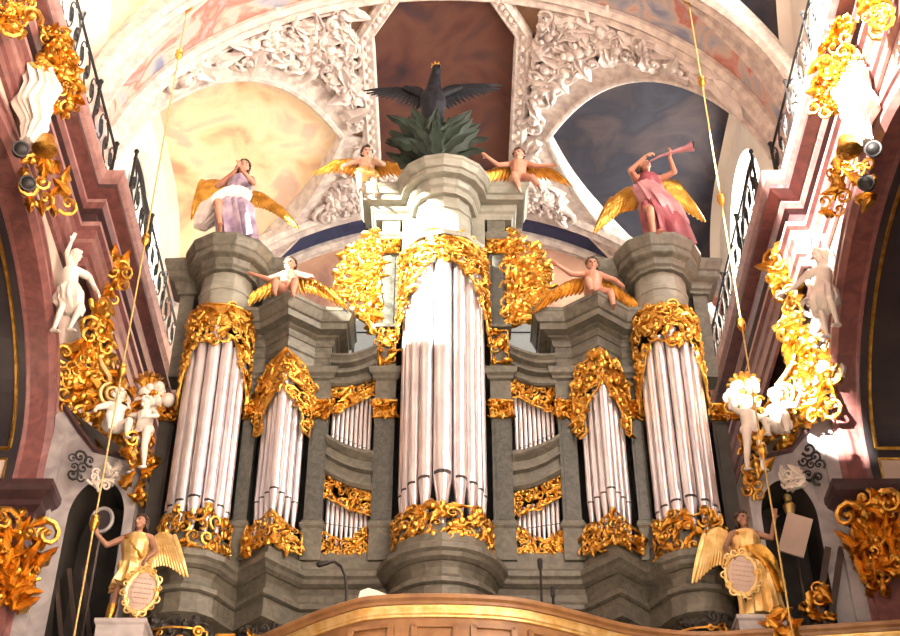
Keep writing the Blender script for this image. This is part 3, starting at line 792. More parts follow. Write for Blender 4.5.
for s in (-1, 1):
    cx, cy = s*TC[0], TC[1]
    sv = [(-1.0, 13.7), (-1.05, 15.66), (1.05, 15.66), (1.0, 13.7), (.85, 14.1), (.66, 14.4), (.5, 14.75), (.36, 14.95), (.16, 14.85), (0, 14.8), (-.16, 14.85), (-.36, 14.95), (-.5, 14.75), (-.66, 14.4), (-.85, 14.1)]
    hb = carve(sv, cyl_map(cx, cy, .57), 84, .25, 20+s, h=.06, border=.022, blob=.25); hb.sweep([(0, 15.2), (.01, 15.2), (.01, 15.66), (0, 15.66)], arc(cx, cy, .565, -95, 95, 14))
    part(hb, 'pipe_shade', 'gold', **G)
    ap = carve([(-.98, 10.75), (-.98, 11.5), (-.6, 11.42), (-.3, 11.52), (0, 11.38), (.3, 11.52), (.6, 11.42), (.98, 11.5), (.98, 10.75), (.4, 10.85), (-.4, 10.85)], cyl_map(cx, cy, .54), 44, .27, 30+s, h=.07, border=.02, blob=.3)
    for k in range(-3, 4): leaf(ap, cyl_map(cx, cy, .68), k*.03, 10.85, .42, PI/2, .1, 0, .14) if False else None
    part(ap, 'gilded_apron', 'gold', **G)
    vm = vee_map(s*XV, 19.40, .9)
    hood = [(-.46, 13.25), (-.49, 14.3), (-.3, 14.66), (0, 14.82), (.3, 14.66), (.49, 14.3), (.46, 13.25), (.36, 13.3), (.33, 13.65), (.2, 13.9), (.09, 14.0), (0, 14.2), (-.09, 14.0), (-.2, 13.9), (-.33, 13.65), (-.36, 13.3)]
    hb = carve(hood, vm, 52, .24, 40+s, h=.06, border=.024, blob=.25); hb.rings([[vm(u, z0, -.02), vm(u, z1, -.02), vm(u, z1, -.05), vm(u, z0, -.05)] for u, z0, z1 in ((-.46, 13.9, 14.25), (-.3, 14.15, 14.6), (-.1, 14.3, 14.76), (.1, 14.3, 14.76), (.3, 14.15, 14.6), (.46, 13.9, 14.25))], True)
    part(hb, 'pipe_shade', 'gold', **G)
    part(carve([(-.47, 11.0), (-.47, 11.38), (-.25, 11.44), (0, 11.6), (.25, 11.44), (.47, 11.38), (.47, 11.0), (0, 11.03)], vm, 36, .22, 50+s, h=.06, border=.02, blob=.3), 'gilded_apron', 'gold', **G)
    fm = flat_map(20.02)
    part(carve(poly_m(s, [(1.18, 14.32), (1.18, 14.68), (1.55, 14.48), (1.96, 14.46), (1.96, 13.86), (1.55, 14.05)]), fm, 42, .18, 60+s, h=.05, border=.02, blob=.3), 'pipe_shade', 'gold', **G)
    part(carve(poly_m(s, [(1.18, 11.84), (1.18, 12.24), (1.55, 12.38), (1.96, 12.6), (1.96, 12.2), (1.55, 11.98)]), fm, 40, .17, 70+s, h=.05, border=.02, blob=.3), 'pipe_shade', 'gold', **G)
    part(carve(poly_m(s, [(1.18, 11.12), (1.18, 11.62), (1.4, 11.42), (1.6, 11.36), (1.8, 11.45), (1.96, 11.55), (1.96, 11.12)]), fm, 36, .18, 80+s, h=.05, border=.02, blob=.3), 'gilded_apron', 'gold', **G)
    # wing of openwork foliage outside the upper order
    ear = [(1.16, 15.72), (1.16, 18.02), (1.36, 18.08), (1.5, 17.75), (1.68, 17.72), (1.88, 17.5), (1.92, 17.1), (1.96, 16.75), (1.84, 16.5), (1.68, 16.3), (1.62, 16.1), (1.48, 15.9), (1.3, 15.75)]
    part(carve(poly_m(s, ear), flat_map(20.0), 80, .34, 90+s, h=.09, border=.03, blob=.3), 'side_carving', 'gold', smooth=40)
# ================================================================== FIGURES
def V(*a): return Vector(a)
def remesh(mb, vox, smooth_it=2):
    me = mb.mesh('tmp', ['skin']); o = bpy.data.objects.new('tmp', me); COL.objects.link(o)
    bm = bmesh.new(); bm.from_mesh(me); bmesh.ops.recalc_face_normals(bm, faces=bm.faces); bm.to_mesh(me); bm.free()
    m = o.modifiers.new('r', 'REMESH'); m.mode = 'VOXEL'; m.voxel_size = vox
    s = o.modifiers.new('s', 'SMOOTH'); s.iterations = smooth_it; s.factor = .5
    dg = bpy.context.evaluated_depsgraph_get(); dg.update()
    r = bpy.data.meshes.new_from_object(o.evaluated_get(dg))
    bpy.data.objects.remove(o); bpy.data.meshes.remove(me)
    r.polygons.foreach_set('use_smooth', [True]*len(r.polygons))
    return r
def head_mb(mb, c, look, up, s, marks):
    """head of unit size s (height about .23 s) looking along look"""
    f = Vector(look).normalized(); u = Vector(up); u = (u-f*u.dot(f)).normalized(); r = f.cross(u)
    M = Matrix((r, f, u)).transposed()      # local x = right hand, y = forward, z = up
    def L(x, y, z): return Vector(c)+M @ Vector((x*s, y*s, z*s))
    mb.ell(L(0, -.012, .03), (.078*s, .098*s, .092*s), M, 12, 9)      # skull
    mb.ell(L(0, .022, -.035), (.060*s, .070*s, .085*s), M, 12, 9)     # face
    mb.ell(L(0, .062, -.098), (.028*s, .024*s, .022*s), M, 8, 6)      # chin
    mb.cap(L(0, .088, .022), L(0, .112, -.026), .012*s, .019*s, 8)    # nose
    for q in (-1, 1):
        mb.ell(L(q*.034, .078, .034), (.03*s, .015*s, .010*s), M, 8, 5)   # brow
        mb.ell(L(q*.040, .062, -.030), (.024*s, .024*s, .022*s), M, 8, 6) # cheek
        mb.ell(L(q*.080, -.01, -.012), (.013*s, .024*s, .034*s), M, 8, 6) # ear
        mb.ell(L(q*.032, .076, .010), (.015*s, .012*s, .010*s), M, 8, 5); marks.append((L(q*.032, .086, .010), .014*s, 1))
    mb.cap(L(-.018, .084, -.062), L(.018, .084, -.062), .011*s, .011*s, 6); marks.append((L(0, .094, -.062), .02*s, 2))
    return L, M
def hand_mb(mb, w, d, nrm, s, curl=.35, thumb=1):
    """hand from wrist w along d; nrm is where the palm faces; five fingers"""
    d = Vector(d).normalized(); n = Vector(nrm); n = (n-d*n.dot(d)).normalized(); x = d.cross(n)
    M = Matrix((x, n, d)).transposed(); w = Vector(w)
    mb.ell(w+d*.048*s, (.042*s, .02*s, .056*s), M, 10, 7)
    for i, (o, l) in enumerate(((-.031, .062), (-.0105, .076), (.0105, .080), (.031, .066))):
        a = w+d*.088*s+x*o*s; b = a+(d*math.cos(curl)+n*math.sin(curl)+x*o*2)*l*.5*s
        e = b+(d*math.cos(curl*2.4)+n*math.sin(curl*2.4))*l*.5*s
        mb.cap(a-d*.02*s, b, .0105*s, .0098*s, 6); mb.cap(b, e, .0098*s, .008*s, 6)
    t0 = w+d*.028*s-x*thumb*.034*s; t1 = t0+(d*.6-x*thumb*.75+n*.35).normalized()*.042*s; t2 = t1+(d*.9-x*thumb*.2+n*.4).normalized()*.034*s
    mb.cap(t0, t1, .014*s, .011*s, 6); mb.cap(t1, t2, .011*s, .009*s, 6)
def foot_mb(mb, ankle, fwd, s):
    f = Vector(fwd).normalized(); a = Vector(ankle)
    side = f.cross(V(0,0,1)).normalized(); up = side.cross(f)
    mb.cap(a-up*.045*s-f*.03*s, a-up*.055*s+f*.10*s, .036*s, .03*s, 8)
    for k in range(5):
        p = a-up*.062*s+f*(.125-.008*abs(k-1.2))*s+side*(k-2)*.016*s
        mb.cap(p, p+f*.03*s, .013*s, .011*s, 6)
def body(name, J, s=1., child=False, skin='skin', vox=.016, parent=None, extra=None, torso=True):
    """one continuous figure from joints J in metres; child makes it chubby"""
    mb = MB(); marks = []
    k = s*(1.25 if child else 1.)
    hs = s*(1.28 if child else 1.)
    pel, che, nec, hd = (Vector(J[q]) for q in ('pelvis', 'chest', 'neck', 'head'))
    mb.cap(pel, che, .125*k, .140*k, 12)
    mb.ell(pel.lerp(che, .28)+Vector(J['look'])*.03*s, (.125*k, .115*k, .13*k), None, 12, 8)
    if 'sL' in J:
        sL, sR = Vector(J['sL']), Vector(J['sR'])
        mb.cap(sL.lerp(sR, .15), sR.lerp(sL, .15), .078*k, .078*k, 10)
        mb.cap(che, nec, .12*k, .062*s, 10)
    mb.cap(nec-(hd-nec)*.3, hd, .052*hs, .048*hs, 10)
    L, M = head_mb(mb, hd, J['look'], J.get('up', (0,0,1)), hs, marks)
    for q in ('L', 'R'):
        if 'e'+q in J:
            sh, el, wr = (Vector(J[a+q]) for a in 'sew')
            mb.cap(sh, el, .058*k, .043*k, 10); mb.cap(el, wr, .044*k, .029*k, 10)
            hand_mb(mb, wr, J.get('d'+q, wr-el), J.get('n'+q, (0,-.5,-1)), s*1.05, J.get('c'+q, .35), 1 if q == 'R' else -1)
        if 'k'+q in J:
            hp, kn, an = (Vector(J[a+q]) for a in 'hka')
            mb.cap(hp, kn, .090*k, .060*k, 12); mb.cap(kn, kn.lerp(an, .35), .058*k, .058*k, 10); mb.cap(kn.lerp(an, .3), an, .058*k, .034*k, 10)
            mb.ell(hp-Vector(J['look'])*.03*s, .10*k, nu=10, nv=7)
            foot_mb(mb, an, J.get('f'+q, J['look']), s*1.05)
    if extra: extra(mb)
    me = remesh(mb, vox*max(.8, s)); me.name = name
    for m in (skin, 'eye', 'lip'): me.materials.append(MATS[m]) if len(me.materials) else me.materials.append(MATS[m])
    me.materials.clear()
    for m in (skin, 'eye' if skin != 'marble_white' else skin, 'lip' if skin != 'marble_white' else skin): me.materials.append(MATS[m])
    for p in me.polygons:
        p.material_index = 0
        for c, r, i in marks:
            if (p.center-c).length < r: p.material_index = i
    o = bpy.data.objects.new(name, me); COL.objects.link(o)
    if parent: o.parent = parent
    return o, L, M
def hair_mb(L, M, s, long=0., rng=None):
    """a cap of curls over skull and nape"""
    mb = MB(); rng = rng or random.Random(3)
    for i in range(70):
        a = rng.uniform(0, 2*PI); z = rng.uniform(-.35, 1); q = math.sqrt(1-z*z)
        x, y = math.cos(a)*q, math.sin(a)*q
        if y > .35 and z < .62: continue
        if y > .0 and z < .1: continue
        p = L(x*.086, y*.102-.012, z*.098+.03)
        mb.ell(p, s*rng.uniform(.024, .034), nu=6, nv=5)
    if long:
        for i in range(12):
            a = PI+PI*(i+.5)/12*1.0; x = math.cos(a)*.075; y = math.sin(a)*.07-.02
            mb.tube([L(x, y, .0), L(x*1.15, y*1.1, -.08), L(x*1.25, y*1.15, -.08-long)], [.024*s, .024*s, .014*s], 6)
    return mb
def robe_mb(levels, folds=11, seed=0, n=44):
    """draped cloth: levels of (centre, rx, ry, depth of folds)"""
    rng = random.Random(seed); mb = MB()
    ph = [rng.uniform(0, 6.3) for _ in range(4)]
    fine = []
    for i in range(len(levels)-1):
        a, b = levels[i], levels[i+1]
        for j in range(5):
            t = j/5; t2 = t*t*(3-2*t)
            fine.append((Vector(a[0]).lerp(Vector(b[0]), t), a[1]+(b[1]-a[1])*t2, a[2]+(b[2]-a[2])*t2, a[3]+(b[3]-a[3])*t))
    fine.append((Vector(levels[-1][0]),)+tuple(levels[-1][1:]))
    rings = []
    for i, (c, rx, ry, am) in enumerate(fine):
        t = i/len(fine); ring = []
        for k in range(n):
            a = 2*PI*k/n
            w = abs(math.sin(folds*.5*a+ph[0]+t*1.5))**.7*.75+.35*math.sin(3*a+ph[1]+t*3)+.3*math.sin((folds+4)*a+ph[2]-t*2)
            f = 1+am*(w-.5)
            ring.append(c+V(math.cos(a)*rx*f, math.sin(a)*ry*f, 0))
        rings.append(ring)
    mb.rings(rings, True); return mb
def wing_mb(root, tip, drop, size, layers=3, n=11, thick=.02, back=(0,.12,0), fan=.75):
    """feathered wing: leading edge from root to tip with an arched wrist, feathers fall along drop"""
    mb = MB(); root = Vector(root); tip = Vector(tip); dr = Vector(drop).normalized(); back = Vector(back)
    span = (tip-root); sd = span.normalized(); nrm = sd.cross(dr).normalized()
    if nrm.y > 0: nrm = -nrm
    lead = lambda t: root+span*t-dr*math.sin(PI*min(1, t*1.15))*size*.22+back*t
    mb.tube([lead(i/10) for i in range(11)], [size*.06*(1-.5*i/10) for i in range(11)], 7)
    for l in range(layers):
        m = n+l*1
        for i in range(m):
            t = (i+.5)/m
            ln = size*((.42, .68, 1.0)[l] if layers == 3 else (.5, .95)[l])*(.55+.6*t)
            d = (dr*(1-.6*fan*t)+sd*(.2*fan+fan*t)).normalized(); b = lead(t)+nrm*(.030-.014*l)*size
            w = size*.075*(1.15-.2*t); x = d.cross(nrm).normalized()
            rows = []
            for j in range(6):
                q = j/5; hw = w*(math.sin(PI*min(1, .18+.8*q))**.6 if q < .98 else .25)
                c = b+d*ln*q+nrm*size*(.05*math.sin(PI*q)-.02*q)
                rows.append([c-x*hw, c+nrm*thick*size*1.6, c+x*hw, c-nrm*thick*size])
            mb.rings(rows, True)
    return mb
def place(root, objs=()): pass
def put(mb, name, mats, root, smooth=40, label=None):
    o = mb.build(name, mats, root, smooth)
    if label: o['label'] = label
    return o
def feather_wings(root, wings, mat_='gold'):
    for w in wings: put(wing_mb(**w), 'wing', mat_, root, 50, 'gilded feathered wing')

def cherub(loc, rot, pose, label, skin='skin_pale', wings=True, s=.68, seed=1, group=None, hair='hair'):
    """naked winged child, pose chosen by name; local frame looks along -y"""
    root = empty('cherub_statue', loc); root.rotation_euler = rot
    tag(root, label, 'statue', group)
    lk = Vector(pose.get('look', (0, -1, -.15)))
    J = dict(pelvis=(0, 0, .12), chest=(0, -.01, .40), neck=(0, -.01, .54), head=(pose.get('hx', 0), -.03, .66), look=lk, up=pose.get('up', (0,0,1)),
             sL=(.15, 0, .47), sR=(-.15, 0, .47), hL=(.08, -.02, .10), hR=(-.08, -.02, .10))
    J.update(pose['J']); J = {k: (Vector(v) if k not in ('cL', 'cR') else v) for k, v in J.items()}
    o, L, M = body('body', J, s=.85, child=True, skin=skin, vox=.014, parent=root)
    put(hair_mb(L, M, .85*1.28, 0, random.Random(seed)), 'hair', hair, root)
    if wings:
        for q in (1, -1):
            t = Vector(pose.get('tip', (.62, .10, .40))); r = Vector((.07, .10, .42)); dd = Vector(pose.get('drop', (.25, .1, -1)))
            t2, r2, d2 = Vector((q*t.x, t.y, t.z)), Vector((q*r.x, r.y, r.z)), Vector((q*dd.x, dd.y, dd.z))
            put(wing_mb(r2, t2, d2, pose.get('wsize', .40)*1.35, 3, 8, .03, (0, .03, 0), .35), 'wing', 'gold', root, 50, 'gilded feathered wing')
    if 'cloth' in pose:
        put(robe_mb(pose['cloth'], 9, seed), 'loincloth', pose.get('clothmat', 'gold_pale'), root, 60, 'gilded loincloth')
    root.scale = (s/.62,)*3
    return root
SIT = dict(kL=(.17, -.28, .10), aL=(.16, -.30, -.18), kR=(-.16, -.27, .12), aR=(-.13, -.33, -.15))
EAST = 'cherubs seated on the organ cornices'
# two cherubs on the prows of the pointed bays
cherub((-2.78, 19.42, 15.98), (0, 0, R(-6)), dict(look=(-.1, -1, -.1), tip=(.72, .12, .22), drop=(.3, .1, -1), wsize=.36,
       J=dict(SIT, eL=(.34, -.08, .34), wL=(.42, -.2, .24), eR=(-.35, -.02, .40), wR=(-.56, -.08, .46))),
       'rosy cherub sitting on the cornice prow below the praying angel in lilac robe', 'skin', seed=2)
cherub((2.70, 19.42, 15.98), (0, 0, R(8)), dict(look=(-.2, -1, -.1), tip=(.70, .12, .16), drop=(.35, .1, -1), wsize=.40,
       J=dict(SIT, kL=(.22, -.2, -.04), aL=(.24, -.22, -.32), eL=(.36, -.03, .38), wL=(.44, -.12, .2), eR=(-.38, -.06, .40), wR=(-.62, -.14, .50))),
       'rosy cherub stretching one arm on the cornice prow below the angel in red', 'skin', seed=3)
# two cherubs perched on the ends of the crowning cornice
cherub((-1.52, 19.75, 19.18), (0, 0, R(5)), dict(look=(.15, -1, -.2), tip=(.55, .1, .60), drop=(.4, .1, -.8), wsize=.38,
       J=dict(kL=(.14, -.16, -.12), aL=(.18, -.14, -.42), kR=(-.12, -.22, -.05), aR=(-.10, -.16, -.36), eL=(.30, -.14, .30), wL=(.18, -.3, .24), eR=(-.30, -.12, .30), wR=(-.40, -.22, .12)), cloth=[((0, -.03, .22), .15, .14, .1), ((0, -.10, .06), .20, .19, .25), ((.0, -.16, -.06), .17, .16, .3)]),
       'pale cherub with gilded loincloth perched on the crowning cornice by the sunlit tower side', 'skin_pale', seed=4)
cherub((1.46, 19.75, 19.12), (0, 0, R(-4)), dict(look=(-.35, -1, -.1), hx=.02, tip=(.60, .1, .44), drop=(.3, .1, -.9), wsize=.38,
       J=dict(kL=(.24, -.18, -.06), aL=(.36, -.20, -.30), kR=(-.08, -.25, -.03), aR=(.0, -.22, -.34), eL=(.36, -.05, .34), wL=(.56, -.12, .28), eR=(-.36, -.05, .42), wR=(-.54, -.16, .52))),
       'tanned cherub with spread arms perched on the shaded end of the crowning cornice', 'skin', seed=5)

# ---- the two large angels on the side towers
def tall_angel(loc, rz, name_label, skin, robe1, robe2, J, wings, seed, robe, cloak, hair='hair', s=1.22, props=None, bodykw={}):
    root = empty('angel_statue', loc); root.rotation_euler = (0, 0, rz); tag(root, name_label, 'statue')
    o, L, M = body('body', {k: (Vector(v) if k not in ('cL', 'cR') else v) for k, v in J.items()}, s=1.08, skin=skin, vox=.016, parent=root)
    put(hair_mb(L, M, 1.08, .06, random.Random(seed)), 'hair', hair, root)
    for lev, m, nm, lab in ((robe, robe1, 'robe', None), (cloak, robe2, 'mantle', None)):
        if lev: put(robe_mb(lev, 11, seed), nm, m, root, 60, lab)
    feather_wings(root, wings)
    if props: props(root)
    root.scale = (s,)*3
    return root
# praying angel, lilac robe, one bare knee forward
J1 = dict(pelvis=(0, 0, .92), chest=(.03, -.02, 1.30), neck=(.05, -.03, 1.50), head=(.08, -.08, 1.66), look=(.25, -1, .18), up=(.1, .1, 1),
          sL=(.22, -.02, 1.43), sR=(-.14, -.02, 1.43), eL=(.30, -.20, 1.18), wL=(.14, -.38, 1.30), eR=(-.26, -.20, 1.16), wR=(.04, -.38, 1.28), dL=(-.2, -.5, .6), dR=(.3, -.5, .6), nL=(-1, 0, 0), nR=(1, 0, 0),
          hL=(.10, 0, .90), kL=(.16, -.22, .50), aL=(.20, -.05, .08), hR=(-.10, 0, .90), kR=(-.16, -.40, .62), aR=(-.08, -.36, .12))
tall_angel((-3.93, 19.42, 17.1), R(-4), 'angel in lilac robe praying on top of the rounded corner tower', 'skin', 'robe_blue', 'robe_white', J1,
    [dict(root=(-.10, .14, 1.22), tip=(-.66, .10, 1.72), drop=(-.06, .0, -1), size=.74, fan=.05), dict(root=(.14, .14, 1.30), tip=(.62, .16, 1.12), drop=(.28, .0, -.9), size=.56, fan=.4)], 7,
    [((.04, -.02, 1.47), .15, .12, .05), ((.03, -.02, 1.30), .20, .17, .12), ((0, -.02, 1.0), .185, .165, .15), ((.02, -.10, .72), .28, .27, .25), ((.10, -.10, .4), .27, .25, .38), ((.16, -.06, .03), .27, .24, .5)],
    [((.06, -.10, 1.08), .2, .17, .2), ((-.04, -.14, .92), .24, .2, .35), ((-.20, -.16, .74), .22, .18, .45), ((-.33, -.12, .56), .17, .14, .5), ((-.46, -.05, .44), .10, .08, .5)])
# angel in red blowing a horn, leaning
J2 = dict(pelvis=(0, 0, .90), chest=(-.02, -.05, 1.27), neck=(-.04, -.08, 1.46), head=(-.08, -.14, 1.61), look=(.55, -1, .1), up=(.15, 0, 1),
          sL=(.15, -.06, 1.42), sR=(-.22, -.05, 1.42), eL=(.36, -.22, 1.44), wL=(.26, -.42, 1.56), eR=(-.34, -.26, 1.40), wR=(-.12, -.42, 1.55), dL=(.1, -.4, .5), dR=(.5, -.3, .2), nL=(-1, 0, 0), nR=(1, 0, 0), cL=.7, cR=.7,
          hL=(.10, 0, .88), kL=(.14, -.14, .48), aL=(.16, .02, .08), hR=(-.10, 0, .88), kR=(-.12, -.32, .52), aR=(-.10, -.28, .08))
def horn(root):
    mb = MB(); mb.tube([V(-.06, -.27, 1.57), V(.1, -.4, 1.58), V(.32, -.5, 1.60), V(.50, -.56, 1.62), V(.60, -.6, 1.635)], [.014, .018, .028, .05, .085], 10)
    put(mb, 'horn', 'robe_pink', root, 50, 'horn held to the mouth'); m2 = MB(); m2.ell((.605, -.602, 1.637), (.02, .07, .07)); put(m2, 'horn_mouth', 'mouth', root)
tall_angel((3.93, 19.42, 17.1), R(3), 'angel in red robe blowing a horn on top of the rounded corner tower', 'skin', 'robe_red', 'robe_pink', J2,
    [dict(root=(-.12, .12, 1.30), tip=(-.56, .16, 1.30), drop=(-.32, .0, -1), size=.74, fan=.12), dict(root=(.12, .12, 1.30), tip=(.46, .2, 1.78), drop=(.34, .0, -.9), size=.84, fan=.12)], 8,
    [((-.03, -.06, 1.46), .17, .13, .05), ((-.02, -.05, 1.28), .21, .18, .12), ((0, -.02, .98), .185, .17, .15), ((.04, -.06, .72), .26, .25, .25), ((.12, -.06, .4), .30, .27, .38), ((.16, -.04, .03), .31, .27, .5)],
    [((-.1, -.12, 1.18), .2, .17, .2), ((.0, -.12, 1.0), .24, .21, .3), ((.12, -.12, .78), .25, .2, .4), ((.24, -.08, .5), .20, .16, .5), ((.30, -.04, .24), .13, .12, .5)], props=horn)

# ---- eagle on a sheaf of leaves above the crown
def eagle():
    root = empty('eagle_statue', (-.22, 19.2, 18.99)); root.scale = (1.1,)*3; tag(root, 'dark eagle with spread wings rising from a sheaf of green leaves at the very top', 'statue')
    mb = MB()
    mb.cap((0, 0, 1.15), (0, -.05, 1.75), .20, .20, 14); mb.ell((0, -.06, 1.55), (.25, .22, .42)); mb.cap((0, -.05, 1.85), (.04, -.1, 2.25), .15, .10, 12)
    mb.ell((.06, -.14, 2.34), (.10, .15, .11)); mb.cap((.1, -.24, 2.34), (.14, -.34, 2.27), .045, .015, 8)
    mb.cap((0, .05, 1.2), (0, .1, .75), .16, .10, 10)
    for q in (-1, 1):
        mb.cap((q*.12, -.06, 1.15), (q*.16, -.1, .85), .09, .05, 8)
        for k in (-1, 0, 1): mb.cap((q*.16, -.1, .85), (q*.16+k*.08, -.2, .80), .035, .018, 6)
        mb.cap((q*.18, 0, 1.85), (q*.5, .02, 2.05), .1, .06, 8)
    me = remesh(mb, .025); me.materials.clear(); me.materials.append(MATS['eagle']); o = bpy.data.objects.new('body', me); COL.objects.link(o); o.parent = root
    for q in (-1, 1):
        put(wing_mb((q*.12, .05, 1.85), (q*.56, .05, 2.22+.04*q), (q*.30, .0, -1), .66, 3, 11, .02), 'wing', 'eagle', root, 50)
    cr = MB(); cr.lathe([(.075, 2.44), (.085, 2.47), (.07, 2.49)], (.05, -.12, 0), 10)
    for k in range(7): a = 2*PI*k/7; cr.ell((.05+.08*math.cos(a), -.12+.08*math.sin(a), 2.51), (.018, .018, .03), nu=6, nv=5)
    put(cr, 'crown', 'gold', root, 50, 'small gilded crown')
    rng = random.Random(5); sh = MB()
    for i in range(46):
        a = rng.uniform(-1.25, 1.25); ln = rng.uniform(.6, 1.1)*(1-.25*abs(a)); y = rng.uniform(-.25, .15)
        mp = lambda u, v, h, y=y: V(u, y-h, v)
        st = V(rng.uniform(-.1, .1), 0, rng.uniform(0, .65)); ang = PI/2-a*.8
        leaf(sh, mp, st.x+a*.12, st.z, ln, ang, .12, -a*.35, .24)
    for i in range(7):
        sh.tube([(0, -.1, 0), ((i-3)*.06, -.14, .5), ((i-3)*.1, -.12, 1.1)], [.06, .05, .03], 6)
    put(sh, 'leaf_sheaf', 'leafgreen', root, 50, 'sheaf of dark green leaves')
eagle()
# ================================================================== GALLERY FRONT
def plan_at(px, py, Z):
    u, v = px-450, 318-py; yw = FPX*CT-v*ST; zw = FPX*ST+v*CT; k = Z/zw
    return (CX+u*k, yw*k)
ZP = 9.07
edge = [(-6.55, 19.1)]+[plan_at(*q, ZP) for q in ((90, 652), (200, 650), (245, 642), (272, 630), (310, 613), (343, 602), (364, 596), (400, 593.5), (440, 593), (480, 594), (519, 597), (556, 605), (590, 614), (622, 623), (662, 629), (705, 632), (760, 628.5), (840, 623), (905, 619))]
def smooth_path(p, it=2):
    for _ in range(it):
        q = [p[0]]
        for a, b in zip(p, p[1:]):
            q += [(a[0]*.75+b[0]*.25, a[1]*.75+b[1]*.25), (a[0]*.25+b[0]*.75, a[1]*.25+b[1]*.75)]
        p = q+[p[-1]]
    return p
edge_s = smooth_path(edge, 2)
par = empty('gallery_parapet', (0, 17.5, 8.0)); tag(par, 'curved wooden gallery parapet with gilded mouldings below the organ', 'parapet')
def ppart(mb, name, m, smooth=20, label=None):
    mb.v = [(x, y-17.5, z-8.0) for x, y, z in mb.v]; o = mb.build(name, m, par, smooth)
    if label: o['label'] = label
    return o
mb = MB(); mb.sweep([(-.35, 9.0), (-.35, 9.07), (.0, 9.07), (.02, 9.05), (.02, 9.0), (-.02, 8.97), (-.03, 8.93), (-.35, 8.93)], edge_s); ppart(mb, 'handrail', 'wood_gilt')
mb = MB(); mb.sweep([(-.3, 8.94), (-.06, 8.94), (-.08, 8.9), (-.08, 8.82), (-.1, 8.8), (-.1, 8.77), (-.3, 8.77)], edge_s); ppart(mb, 'upper_moulding', 'gold_pale', label='gilded upper moulding')
mb = MB(); mb.sweep([(-.3, 8.78), (-.13, 8.78), (-.13, 8.0), (-.08, 7.95), (-.08, 7.85), (-.3, 7.85)], edge_s); ppart(mb, 'front_panel', 'wood_gilt')
acc = 0
pan = [plan_at(x, 595, ZP) for x in (380, 440, 500)]
for i, (x, y) in enumerate([(-.95, 0), (-.1, 0), (.75, 0), (1.55, 0)]):
    # raised panels on the bulging middle
    j = min(range(len(edge_s)), key=lambda k: abs(edge_s[k][0]-x)); a, b = edge_s[j-1], edge_s[j+1]
    t = Vector((b[0]-a[0], b[1]-a[1])).normalized(); n = Vector((t.y, -t.x)); c = Vector(edge_s[j])-n*.12
    ang = math.atan2(t.y, t.x); rot = Matrix.Rotation(ang, 3, 'Z')
    mb = MB()
    for dx, dz, w, h in ((0, .3, .56, .04), (0, -.3, .56, .04), (-.28, 0, .04, .6), (.28, 0, .04, .6)):
        mb.box(V(c.x, c.y, 8.35)+rot @ V(dx, -.0, dz), (w+.04, .05, h+.02), rot)
    ppart(mb, 'panel_frame', 'wood_gilt')
# white sheet folded on the handrail, lamp and stands behind it
p = plan_at(372, 600, ZP); mb = MB()
mb.rings([[(p[0]+dx, p[1]+dy, ZP+.008+h) for dx, h in ((-.2, .0), (-.17, .14), (-.06, .19), (.06, .15), (.2, .09), (.27, .0), (.06, -.001), (-.1, -.001))] for dy in (.02, .12, .24)], True)
tag(mb.build('paper_sheet', 'paper', None, 20), 'crumpled white sheet of paper lying on the gallery handrail', 'paper')
def stand(name, pts, label, cat, head):
    root = empty(name, pts[0]); tag(root, label, cat); o = Vector(pts[0])
    mb = MB(); mb.tube([Vector(q)-o for q in pts], .022, 6); put(mb, 'stem', 'iron', root, 40)
    mb = MB(); a, b = Vector(pts[-2])-o, Vector(pts[-1])-o; d = (b-a).normalized(); mb.cap(b, b+d*.12, .035, head, 8); put(mb, 'lamp_head' if cat == 'lamp' else 'microphone_head', 'iron', root, 40)
    mb = MB(); mb.lathe([(.16, 0), (.15, .03), (.03, .05), (.025, .1)], (0, 0, 0), 14); put(mb, 'base', 'iron', root, 40)
q = P(347, 585, 18.3); f = V(q.x, q.y, 8.51)
stand('gooseneck_lamp', [f, V(q.x, q.y, q.z-.1), V(q.x-.03, q.y, q.z+.14), V(q.x-.1, q.y, q.z+.30), V(q.x-.2, q.y, q.z+.38), V(q.x-.3, q.y, q.z+.36)], 'thin black gooseneck lamp bending over the gallery beside the white paper', 'lamp', .05)
q = P(541, 585, 18.3); stand('microphone_stand', [V(q.x, q.y, 8.51), V(q.x, q.y, q.z), V(q.x, q.y, q.z+.28)], 'taller black microphone stand behind the parapet', 'microphone', .04)
q = P(553, 597, 18.3); stand('microphone_stand', [V(q.x, q.y, 8.51), V(q.x, q.y, q.z-.1), V(q.x, q.y, q.z+.02)], 'shorter black microphone stand close behind the parapet', 'microphone', .035)

